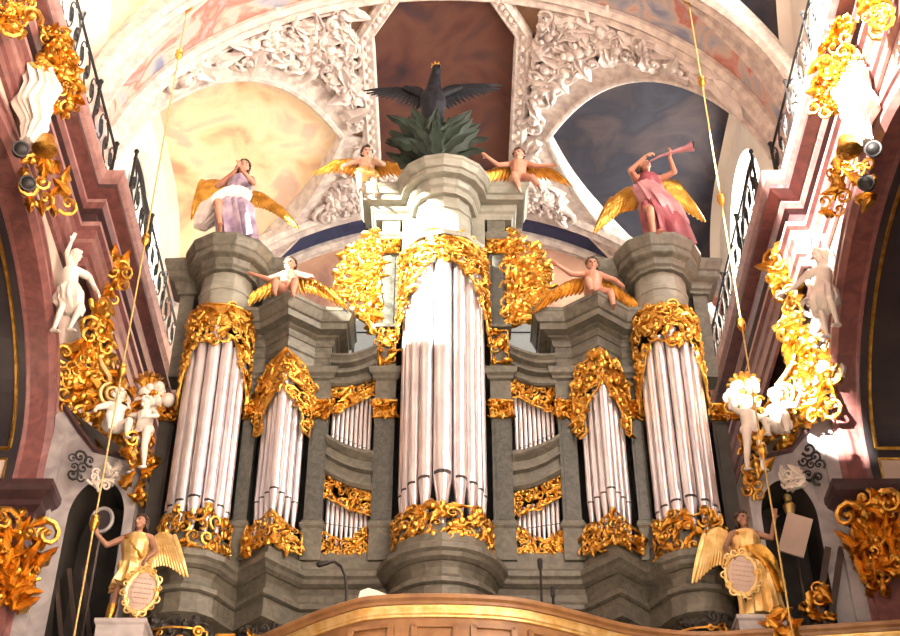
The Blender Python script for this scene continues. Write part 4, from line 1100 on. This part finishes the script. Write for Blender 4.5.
# ================================================================== ANGELS WITH SHIELDS
def shield(root, c, rot, w=.21, h=.31):
    o = empty('shield', c, root); o.rotation_euler = rot; o['label'] = 'oval shield with painted lines of writing'
    mb = MB(); mb.rings([[V(math.cos(2*PI*k/24)*w*f, -d, math.sin(2*PI*k/24)*h*f) for k in range(24)] for f, d in ((1, -.02), (1, .01), (.6, .03), (.05, .035))], True)
    mb.build('shield_plate', 'plaster', o); 
    m2 = MB(); pts = [V(math.cos(2*PI*k/24)*w*1.05, -.01, math.sin(2*PI*k/24)*h*1.05) for k in range(25)]; m2.tube(pts, .032, 6)
    mp = lambda u, v, hh: V(u, -.015-hh, v)
    for k in range(14):
        a = 2*PI*k/14; scroll(m2, mp, math.cos(a)*w*1.12, math.sin(a)*h*1.1, .12, a+PI/2, 1 if k % 2 else -1, .016, .03)
    m2.build('shield_frame', 'gold_pale', o, 40)
    m3 = MB(); rng = random.Random(int(c[0]*100)+77)
    for r in range(6):
        z = h*(.62-.24*r); hw = w*.82*math.sqrt(max(.05, 1-(z/h)**2)); x = -hw*.85
        while x < hw*.8:
            l = rng.uniform(.02, .055); m3.box((x+l/2, -.034-.004*(1-abs(z)/h), z), (l, .006, .013)); x += l+.012
    m3.build('lettering', 'script', o)
    return o
def guard(loc, label, J, wing, shield_at, tunic, mantle, seed, boots=False, hair='hair', rz=0):
    root = empty('angel_statue', loc); root.rotation_euler = (0, 0, rz); tag(root, label, 'statue')
    o, L, M = body('body', {k: (Vector(v) if k not in ('cL', 'cR') else v) for k, v in J.items()}, s=1., skin='skin_dark', vox=.015, parent=root)
    put(hair_mb(L, M, 1., .03, random.Random(seed)), 'hair', hair, root)
    put(robe_mb(tunic, 12, seed), 'tunic', 'gold_pale', root, 60, 'gilded tunic')
    if mantle: put(robe_mb(mantle, 9, seed+1), 'mantle', 'gold', root, 60, 'gilded mantle')
    put(wing_mb(**wing), 'wing', 'gold_pale', root, 50, 'pale gilded feathered wing')
    shield(root, shield_at, (0, R(8), 0))
    b = MB(); b.tube([V(-.14, -.12, 1.38), V(-.03, -.17, 1.22), V(.14, -.14, 1.02)], .03, 6); put(b, 'sash', 'gold', root, 40)
    if boots:
        for q in 'LR':
            a, k = Vector(J['a'+q]), Vector(J['k'+q]); b = MB(); b.tube([k.lerp(a, .45), k.lerp(a, .75), a, a+V(0, -.03, -.05)], [.066, .064, .056, .06], 10)
            b.ell(a+V(0, -.09, -.055), (.05, .1, .045)); put(b, 'boot', 'gold', root, 40)
    root.scale = (1.06,)*3; return root
GL = dict(pelvis=(0, 0, .93), chest=(.0, -.02, 1.28), neck=(.01, -.03, 1.47), head=(.03, -.07, 1.62), look=(-.45, -1, .05),
          sL=(.19, -.02, 1.40), sR=(-.18, -.02, 1.40), eL=(.30, -.10, 1.14), wL=(.22, -.24, .93), eR=(-.42, -.06, 1.26), wR=(-.55, -.22, 1.36), dR=(-.2, -.3, .8), nR=(0, -1, 0), dL=(-.1, -.5, -.6),
          hL=(.10, 0, .90), kL=(.12, -.04, .50), aL=(.13, .02, .08), hR=(-.10, 0, .90), kR=(-.15, -.10, .50), aR=(-.22, -.04, .08))
pl = V(-4.68, 19.05, 9.38)
guard(pl, 'gilded warrior angel with bare legs and oval shield standing before the dark niche', GL,
      dict(root=(.14, .10, 1.28), tip=(.54, .0, 1.46), drop=(.12, .0, -1), size=.66, fan=.2, back=(0,0,0)), (.24, -.28, .40),
      [((.0, -.02, 1.44), .15, .12, .04), ((0, -.03, 1.28), .205, .17, .10), ((0, -.01, 1.02), .165, .15, .10), ((0, -.02, .96), .22, .19, .2), ((0, -.02, .86), .20, .18, .30), ((.0, -.03, .58), .27, .24, .50)], None, 12, boots=True)
GR = dict(pelvis=(0, 0, .93), chest=(.0, -.02, 1.28), neck=(.0, -.03, 1.47), head=(-.02, -.07, 1.62), look=(.4, -1, .0),
          sL=(.18, -.02, 1.40), sR=(-.19, -.02, 1.40), eL=(.36, -.10, 1.30), wL=(.40, -.26, 1.52), dL=(.1, -.2, .8), nL=(0, -1, 0), eR=(-.32, -.08, 1.16), wR=(-.26, -.24, .95), dR=(.1, -.5, -.6),
          hL=(.10, 0, .90), kL=(.12, -.04, .50), aL=(.14, .02, .08), hR=(-.10, 0, .90), kR=(-.12, -.12, .50), aR=(-.12, -.04, .08))
pr = V(4.66, 19.05, 9.44)
guard(pr, 'gilded angel in long robe raising one hand, oval shield at the hip', GR,
      dict(root=(-.16, .10, 1.32), tip=(-.60, .0, 1.42), drop=(-.06, .0, -1), size=.76, fan=.2, back=(0,0,0)), (-.20, -.30, .60),
      [((.0, -.02, 1.44), .155, .125, .04), ((0, -.03, 1.28), .21, .18, .08), ((0, -.01, 1.0), .18, .16, .12), ((.04, -.02, .74), .26, .24, .25), ((.08, -.02, .4), .27, .25, .36), ((.08, -.02, .04), .30, .26, .42)],
      [((.05, -.08, 1.12), .2, .17, .25), ((.14, -.1, .92), .22, .18, .35), ((.28, -.06, .70), .15, .13, .4), ((.36, -.02, .45), .1, .1, .45)], 13)
for loc, nm in ((pl, 'warrior angel'), (pr, 'long-robed angel')):
    mb = MB(); mb.sweep([(-.1, loc.z), (.03, loc.z), (.03, loc.z-.06), (0, loc.z-.09), (0, 8.62), (.05, 8.56), (.05, 8.51), (-.1, 8.51)], [(loc.x-.34, loc.y-.28), (loc.x+.36, loc.y-.28), (loc.x+.36, loc.y+.28), (loc.x-.34, loc.y+.28)], closed=True)
    mb.slab([(loc.x-.34, loc.y-.28), (loc.x+.36, loc.y-.28), (loc.x+.36, loc.y+.28), (loc.x-.34, loc.y+.28)], loc.z-.05, loc.z-.002)
    tag(mb.build('stone_pedestal', 'grey_marble'), f'grey stone pedestal under the gilded {nm}', 'pedestal')

# ================================================================== HANGING LAMP CORDS
def hang(x, y, top, knobs, label):
    root = empty('hanging_cord', (x, y, top)); tag(root, label, 'cord')
    mb = MB(); mb.tube([(0, 0, 0), (0, 0, 7.9-top)], .014, 6); put(mb, 'cord', 'cord', root)
    for k in knobs:
        z = k-top; mb = MB(); mb.lathe([(.02, z-.13), (.05, z-.08), (.075, z), (.05, z+.07), (.065, z+.1), (.02, z+.15)], (0, 0, 0), 10); put(mb, 'knob', 'gold', root, 40)
    mb = MB(); mb.lathe([(.1, 0), (.1, -.02), (.03, -.08), (.02, -.2)], (0, 0, 0), 12); put(mb, 'ceiling_rose', 'gold', root, 40)
def zk(py, Y): v = 318-py; return Y*(FPX*ST+v*CT)/(FPX*CT-v*ST)
hang(-5.0, 17.7, zv(-5.0, 17.7)-.12, [zk(q, 17.7) for q in (55, 240, 371, 523)], 'gold lamp cord with knobs hanging down past the warrior angel')
hang(4.79, 17.7, zv(4.79, 17.7)-.12, [zk(q, 17.7) for q in (82, 200, 325, 452)], 'gold lamp cord with knobs hanging down past the long-robed angel')

# ================================================================== STUCCO AND GILDED WORK ON THE NAVE WALLS
def anchor(px, py, X): return PX(px, py, X)
def wall_plane(c, sx): return plane_map(c, V(-sx*.55, -.80, -.22))
def carve_px(sx, pts, X, n, size, seed, name, label, cat, m='gold', h=.1, blob=.3, leafy=.5, group=None, Y=None):
    """carving whose outline was measured on the photo, laid in one plane turned towards the nave"""
    w = [(PX(a, b, X) if Y is None else P(a, b, Y)) for a, b in pts]
    c = sum(w, V(0,0,0))/len(w); mp = wall_plane(c, sx); ux = mp(1,0,0)-c; uy = mp(0,1,0)-c
    # outline seen along the sight line, carried into the wall plane
    n3 = ux.cross(uy); eye = V(CX, 0, 0); poly = []
    for p in w:
        d = p-eye; k = (c-eye).dot(n3)/d.dot(n3); q = eye+d*k-c; poly.append((q.dot(ux), q.dot(uy)))
    mb = carve(poly, mp, n, size, seed, h=h, blob=blob, leafy=leafy)
    mb.v = [(x-c.x, y-c.y, z-c.z) for x, y, z in mb.v]
    o = mb.build(name, m, None, 45); o.location = c
    return tag(o, label, cat, group), mp
def volute(c, sx, r, owner, m='gold_pale'):
    mp = wall_plane(c, sx); o0 = Vector(c); mb = MB(); pts = []; rad = []
    for i in range(46):
        t = i/45; a = PI*.6-sx*2*PI*2.3*t; q = r*(1-.88*t)
        pts.append(mp(math.cos(a)*q, math.sin(a)*q, .12+.12*t)-o0); rad.append(r*.17*(1-.35*t))
    mb.tube(pts, rad, 7); mb.ell(mp(0, 0, .26)-o0, r*.16)
    tail = [mp(-sx*math.cos(PI*.6)*0+pts_u, pts_v, .1)-o0 for pts_u, pts_v in ((math.cos(PI*.6)*r, math.sin(PI*.6)*r), (sx*r*.5, r*1.5), (sx*r*1.3, r*2.2), (sx*r*1.7, r*2.9))]
    mb.tube(tail, [r*.17, r*.2, r*.18, r*.1], 7)
    o = mb.build('volute', m, owner, 50); o.location = c-owner.location; o['label'] = 'pale gilded spiral volute'; return o
def stucco_child(c, rz, pose, label, s, m='marble_white', seed=1, rx=0.):
    root = cherub(c, (rx, 0, rz), pose, label, m, False, s, seed, hair=m)
    root.name = 'stucco_putto'; return root
STAND = dict(kL=(.13, -.10, -.28), aL=(.12, -.02, -.62), kR=(-.13, -.02, -.28), aR=(-.14, .06, -.62))
for sx, S in ((-1, 'left'), (1, 'right')):
    m = (lambda x: x) if sx < 0 else (lambda x: 894-x)        # the two walls answer each other about the nave axis
    near = 'left nave wall' if sx < 0 else 'right nave wall'
    # standing youth in white stucco over the arch
    c = PX(m(70), 292, sx*6.42); root = empty('stucco_figure', c); root.rotation_euler = (0, 0, sx*R(-38))
    q = -sx
    J = dict(pelvis=(0, 0, .0), chest=(q*-.08, -.03, .36), neck=(q*-.10, -.05, .55), head=(q*-.06, -.10, .70), look=(q*.5, -1, -.3),
             sL=(.10 if sx > 0 else .08, -.03, .48), sR=(-.26 if sx < 0 else -.10, -.03, .48),
             hL=(.10, 0, -.03), hR=(-.10, 0, -.03), kL=(.16, -.22, -.36), aL=(.12, -.04, -.74), kR=(-.10, -.06, -.42), aR=(-.12, .04, -.82))
    if sx < 0: J.update(sL=(.26, -.03, .46), sR=(-.10, -.03, .48), eR=(-.22, -.05, .74), wR=(-.20, -.10, 1.0), eL=(.36, -.12, .22), wL=(.40, -.26, .02))
    else: J.update(sL=(.10, -.03, .48), sR=(-.26, -.03, .46), eL=(.22, -.05, .74), wL=(.20, -.10, 1.0), eR=(-.42, -.12, .26), wR=(-.62, -.24, .14))
    o, L, M = body('body', {k: Vector(v) for k, v in J.items()}, s=1.05, skin='marble_white', vox=.016, parent=root)
    put(hair_mb(L, M, 1.05, .05, random.Random(21)), 'hair', 'marble_white', root)
    put(robe_mb([((0, 0, .12), .17, .16, .12), ((0, -.03, -.06), .23, .21, .25), ((.02*q, -.06, -.28), .24, .22, .35), ((.1*q, -.02, -.42), .15, .14, .4)], 9, 5), 'loincloth', 'marble_white', root, 60)
    tag(root, f'white stucco youth with a raised arm on the {near} beside the arch', 'statue')
    # gilded work under and beside the youth
    gsw, _m = carve_px(sx, [(m(60), 408), (m(60), 352), (m(84), 338), (m(100), 300), (m(112), 330), (m(104), 372), (m(122), 398), (m(126), 430), (m(112), 455), (m(92), 428)], sx*6.12, 66, .44, 600+sx, 'gilded_scrollwork', f'large gilded leaf scrollwork below the stucco youth on the {near}', 'ornament', h=.14)
    carve_px(sx, [(m(94), 300), (m(98), 262), (m(112), 252), (m(127), 258), (m(119), 296), (m(104), 308)], sx*6.25, 16, .42, 610+sx, 'gilded_blossom', f'gilded leaf tuft beside the stucco youth on the {near}', 'ornament', h=.16)
    volute(PX(m(109), 398, sx*5.92), sx, .23, gsw)
    if sx > 0:
        carve_px(sx, [(m(52), 330), (m(50), 215), (m(66), 212), (m(80), 240), (m(84), 330), (m(76), 385), (m(60), 380)], 6.72, 30, .6, 605, 'stucco_relief', f'white stucco foliage behind the youth on the {near}', 'ornament', m='stucco', h=.12, blob=.4)
    # shell and clouds next to the organ
    c = P(m(149), 392, 19.85); mp = plane_map(c, V(-sx*.3, -.9, -.25)); mb = MB()
    root = empty('gilded_shell', c); tag(root, f'gilded shell with white stucco clouds between organ and {near}', 'ornament')
    for k in range(7):
        a = PI*(.15+.7*k/6); mb.tube([mp(0, -.05, .05)-c, mp(math.cos(a)*.18, math.sin(a)*.2, .16)-c, mp(math.cos(a)*.30, math.sin(a)*.34, .04)-c], [.03, .05, .045], 6)
    put(mb, 'shell', 'gold', root, 45)
    rng = random.Random(31+sx); mb = MB()
    for k in range(22): mb.ell(mp(-sx*rng.uniform(-.16, .34), rng.uniform(-.34, .10), rng.uniform(0, .16))-c, rng.uniform(.07, .13), nu=8, nv=6)
    put(mb, 'cloud', 'marble_white', root, 50, 'white stucco clouds')
    mb = carve([(-.3, -.5), (-.3, -.1), (.2, .0), (.25, -.45)], lambda u, v, h: mp(u, v, h+.1)-c, 12, .24, 640+sx, h=.1, blob=.4); put(mb, 'leafage', 'gold', root, 45)
    # putti tumbling below
    stucco_child(P(m(112), 432, 19.75), sx*R(-30), dict(look=(-.3*sx, -1, -.3), J=dict(SIT, eL=(.32, -.1, .34), wL=(.44, -.22, .42), eR=(-.32, -.1, .3), wR=(-.38, -.26, .16))), f'white stucco putto seated under the volute of the {near}', .66, seed=41)
    stucco_child(P(m(143), 436, 19.7), sx*R(20), dict(look=(.4*sx, -1, -.4), J=dict(STAND, eL=(.3, -.12, .28), wL=(.2, -.3, .16), eR=(-.34, -.02, .5), wR=(-.36, -.06, .72))), f'white stucco putto hanging next to the organ by the {near}', .60, seed=42)
    carve_px(sx, [(m(122), 470), (m(126), 440), (m(150), 430), (m(152), 470), (m(143), 497), (m(132), 498)], 0, 18, .30, 650+sx, 'gilded_pendant', f'gilded pendant of leaves under the hanging putto at the {near}', 'ornament', h=.1, Y=19.85)
    carve_px(sx, [(m(70), 478), (m(72), 455), (m(84), 448), (m(90), 462), (m(86), 480)], 0, 7, .24, 655+sx, 'iron_bracket', f'dark curled bracket on the grey pier of the {near}', 'bracket', m='iron', h=.06, leafy=0, blob=0, Y=19.9)
    carve_px(sx, [(m(88), 486), (m(96), 470), (m(118), 466), (m(112), 482), (m(98), 490)], 0, 9, .24, 658+sx, 'stucco_festoon', f'white stucco festoon over the niche by the {near}', 'ornament', m='marble_white', h=.1, blob=.5, Y=20.0)
    # upper group: drapery, garland, cup
    c = PX(m(38), 104, sx*6.35); root = empty('stucco_drapery', c); tag(root, f'white stucco trophy of drapery with gilded cup high on the {near}', 'ornament')
    root.rotation_euler = (0, 0, -sx*R(35))
    put(robe_mb([((-.1*sx, 0, .95), .10, .09, .3), ((.10*sx, -.05, .6), .22, .16, .55), ((-.02*sx, -.08, .25), .25, .2, .6), ((.06*sx, -.06, -.15), .26, .18, .55), ((-.06*sx, -.05, -.5), .16, .13, .7), ((.02*sx, -.02, -.85), .08, .08, .6)], 9, 33), 'drapery', 'marble_white', root, 60)
    mb = MB(); mb.lathe([(.05, -.62), (.12, -.66), (.15, -.78), (.2, -.92), (.16, -.95), (.05, -.97)], (-sx*.26, -.06, 0), 14); put(mb, 'cup', 'gold', root, 40)
    mb = carve([(-.3, .3), (-.34, .95), (.1, 1.05), (.2, .6)], lambda u, v, h: V(u*-sx*-1, -.12-h, v), 14, .34, 660+sx, h=.12, blob=.4); put(mb, 'leafage', 'gold', root, 45)
    carve_px(sx, [(m(52), 108), (m(46), 60), (m(38), 22), (m(52), 15), (m(66), 40), (m(76), 75), (m(78), 112), (m(66), 120)], sx*6.15, 40, .30, 670+sx, 'gilded_garland', f'gilded garland of bell flowers high on the {near}', 'garland', h=.16, blob=.8)
    carve_px(sx, [(m(0), 18), (m(6), 0), (m(28), 2), (m(30), 18), (m(14), 34)], sx*6.4, 12, .34, 675+sx, 'gilded_crest', f'gilded crest at the very top of the {near}', 'ornament', h=.15, blob=.4)
    carve_px(sx, [(m(24), 205), (m(22), 165), (m(40), 160), (m(62), 170), (m(72), 212), (m(50), 214)], sx*6.3, 16, .32, 680+sx, 'gilded_leafage', f'gilded leafage between cup and stucco youth on the {near}', 'ornament', h=.12)
    for (a, b), lab in (((20, 150), 'upper'), ((27, 184), 'lower')):
        c = PX(m(a), b, sx*6.4); root = empty('spot_lamp', c); tag(root, f'{lab} of two small round black lamps on the {near}', 'lamp')
        mb = MB(); rot = V(-sx*.5, -.8, -.35).to_track_quat('Z', 'Y').to_matrix()
        mb.lathe([(.05, -.16), (.12, -.12), (.15, .0), (.15, .055), (.10, .10), (.02, .12)], (0, 0, 0), 14, rot=rot); put(mb, 'lamp_housing', 'iron', root, 40)
        mb = MB(); mb.lathe([(.15, .05), (.165, .06), (.165, .085), (.13, .085), (.125, .05)], (0, 0, 0), 14, rot=rot); put(mb, 'rim', 'iron', root, 40); root.scale = (.8,)*3
    # gilded pilaster capital below the impost
    cs = [(m(-14), 590), (m(-12), 520), (m(10), 512), (m(36), 516), (m(42), 540), (m(34), 575), (m(24), 612), (m(0), 604)]
    if sx > 0: cs = [(894-m(a)+0 if False else a, b-18) for a, b in cs]
    o, mp = carve_px(sx, cs, 0, 34, .34, 690+sx, 'gilded_capital', f'gilded leafy capital with a small head under the impost of the {near}', 'capital', h=.16, blob=.3, leafy=.75, Y=19.5)
    c = o.location.copy(); hd = MB(); hd.ell(mp(sx*-.05, .38, .18)-c, (.09, .09, .11), nu=10, nv=8); hd.ell(mp(sx*-.05, .36, .27)-c, (.03, .03, .03), nu=6, nv=5); put(hd, 'head', 'gold', o, 50)
    fl = MB(); lm = lambda u, v, h: mp(u, v, h)-c
    for k in range(6): leaf(fl, lm, -.36+.13*k, -.62, .66, PI/2+.06*(k-2.5)*-1, .16, (k-2.5)*.04, .16)
    for k in range(5): leaf(fl, lm, -.34+.16*k, -.12, .52, PI/2-.16*(k-2), .22, (k-2)*-.12, .26)
    for q in (-1, 1): scroll(fl, lm, q*.12, .36, .5, PI/2-q*1.1, -q, .06, .22)
    put(fl, 'leaf', 'gold', o, 50)

# things kept in and by the niches
c = P(793, 560, 20.2); root = empty('wooden_lectern', (c.x, c.y, 8.5)); tag(root, 'brown wooden lectern with slanted desk standing before the right niche', 'lectern')
z = c.z-8.5
mb = MB(); mb.box((.08, -.1, z+.40), (.42, .05, .70), Matrix.Rotation(R(20), 3, 'Y') @ Matrix.Rotation(R(8), 3, 'X')); put(mb, 'desk', 'plaster', root, None, 'pale slanted desk')
for dx in (.12, .34): mb = MB(); mb.box((dx, -.18, z*.5+.05), (.10, .1, z+.25), Matrix.Rotation(R(17), 3, 'Y')); put(mb, 'post', 'wood_dark', root, None)
mb = MB(); mb.box((.1, .0, .04), (.7, .5, .08)); put(mb, 'foot', 'wood_dark', root, None)
c = P(789, 506, 20.5); root = empty('gilded_finial', c); tag(root, 'small gilded figure-shaped finial gleaming in the right niche', 'ornament')
mb = MB(); mb.lathe([(.1, -.34), (.05, -.22), (.09, -.1), (.11, 0), (.05, .08), (.07, .14), (.075, .19), (.02, .26)], (0, 0, 0), 14); put(mb, 'stem', 'gold_pale', root, 40)
mb = MB(); mb.tube([(0, 0, -.3), (0, 0, 8.52-c.z)], .03, 6); put(mb, 'rod', 'wood_dark', root)
c = P(86, 590, 20.3); root = empty('wooden_boards', (c.x, c.y, 8.5)); tag(root, 'dark wooden easel leaning in the left niche', 'boards'); z = c.z-8.5  # dark slanted boards of unidentified purpose
for dx in (-.2, .02, .24): mb = MB(); mb.box((dx, -.06, z*.5+.1), (.07, .06, z+.55), Matrix.Rotation(R(-14), 3, 'Y')); put(mb, 'slat', 'wood_dark', root, None)
mb = MB(); mb.box((0, -.06, .06), (.8, .1, .12)); put(mb, 'foot', 'wood_dark', root, None)
c = P(102, 520, 20.2); mb = MB(); pts = [c+V(math.cos(a)*.17, 0, math.sin(a)*.22)-c for a in [2*PI*k/20 for k in range(21)]]; mb.tube(pts, .035, 6)
root = empty('round_frame', c); tag(root, 'dark oval frame on a pole behind the warrior angel', 'frame'); put(mb, 'rim', 'grey_marble', root, 40)
mb = MB(); mb.lathe([(.16, -.01), (.16, .01)], (0, .02, 0), 20, rot=Matrix.Rotation(PI/2, 3, 'X'), sy=1.3); put(mb, 'disc', 'dark_panel', root, None)
mb = MB(); mb.tube([(0, .03, -.2), (0, .03, 8.52-c.z)], .03, 6); put(mb, 'pole', 'wood_dark', root)
_o, _m = carve_px(1, [(808, 612), (818, 585), (832, 590), (836, 612), (822, 622)], 0, 8, .3, 701, 'gilded_scroll', 'gilded scroll standing at the foot of the right niche', 'ornament', h=.1, Y=19.3)
mb = MB(); mb.tube([(0, .06, 0), (0, .06, 8.51-_o.location.z)], .05, 6); put(mb, 'stem', 'wood_dark', _o)
carve_px(1, [(766, 640), (768, 615), (785, 610), (800, 622), (796, 640)], 0, 12, .26, 702, 'gilded_leaf_spray', 'spray of gilded leaves in front of the long-robed angel', 'ornament', h=.1, leafy=1, Y=18.4)
# reclining stucco putti amid the vault foliage
for (px, py), rz, lab in (((275, 42), 60, 'white stucco putto reclining in the vault foliage above the warm fresco'), ((606, 40), -60, 'white stucco putto reclining in the vault foliage above the shade-darkened fresco')):
    X = (px-450)*.0213; Yc = 20.3; b = barrel_pt(X*1.0, Yc, .2); u, v = px-450, 318-py
    d = V(u, FPX*CT-v*ST, FPX*ST+v*CT); k = 22.6/d.z
    for _ in range(4):
        p = V(CX+d.x*k, d.y*k, 0); k = (zb(p.x)-.22)/d.z
    p = V(CX+d.x*k, d.y*k, d.z*k)
    o = stucco_child(p, R(rz*.4), dict(look=(.2, -1, -.6), J=dict(SIT, eL=(.34, -.1, .36), wL=(.5, -.18, .42), eR=(-.34, -.1, .36), wR=(-.46, -.2, .2))), lab, .95, m='stucco', seed=50, rx=R(-50))
# ================================================================== LIGHT
w = bpy.data.worlds.new('world'); SC.world = w; w.use_nodes = True
bg = w.node_tree.nodes['Background']; bg.inputs['Color'].default_value = (1., .955, .90, 1); bg.inputs['Strength'].default_value = WORLD_S
sun = bpy.data.lights.new('sun', 'SUN'); sun.energy = SUN_E; sun.angle = R(1.0); sun.color = (1, .93, .8)
so = bpy.data.objects.new('sun', sun); COL.objects.link(so)
so.rotation_euler = Vector(SUN_D).to_track_quat('-Z', 'Y').to_euler(); so.location = (-20, 0, 35)
def daylight(name, loc, aim, sx, sy, e, col=(1, .95, .88)):
    l = bpy.data.lights.new(name, 'AREA'); l.shape = 'RECTANGLE'; l.size = sx; l.size_y = sy; l.energy = e; l.color = col
    o = bpy.data.objects.new(name, l); COL.objects.link(o); o.location = loc; o.rotation_euler = Vector(aim).to_track_quat('-Z', 'Y').to_euler()
# bright sky outside the clerestory windows
for b in BAYS:
    daylight('window_light', (AX+.9, b, 20.6), (-1, 0, -.1), 3.4, 4.2, WR)
    daylight('window_light', (-AX-.9, b, 20.6), (1, 0, -.1), 3.4, 4.2, WL)
daylight('end_window_light', (0, 27.6, 20.6), (0, -1, 0), 7.2, 8.0, WE)
SC.view_settings.view_transform = 'Standard'; SC.view_settings.look = 'None'
SC.view_settings.gamma = 1; SC.view_settings.exposure = EXPO; SC.view_settings.use_curve_mapping = False
SC.cycles.use_denoising = True
SC.cycles.max_bounces = 8; SC.cycles.diffuse_bounces = 4; SC.cycles.caustics_reflective = False; SC.cycles.caustics_refractive = False
SC.cycles.sample_clamp_indirect = 6
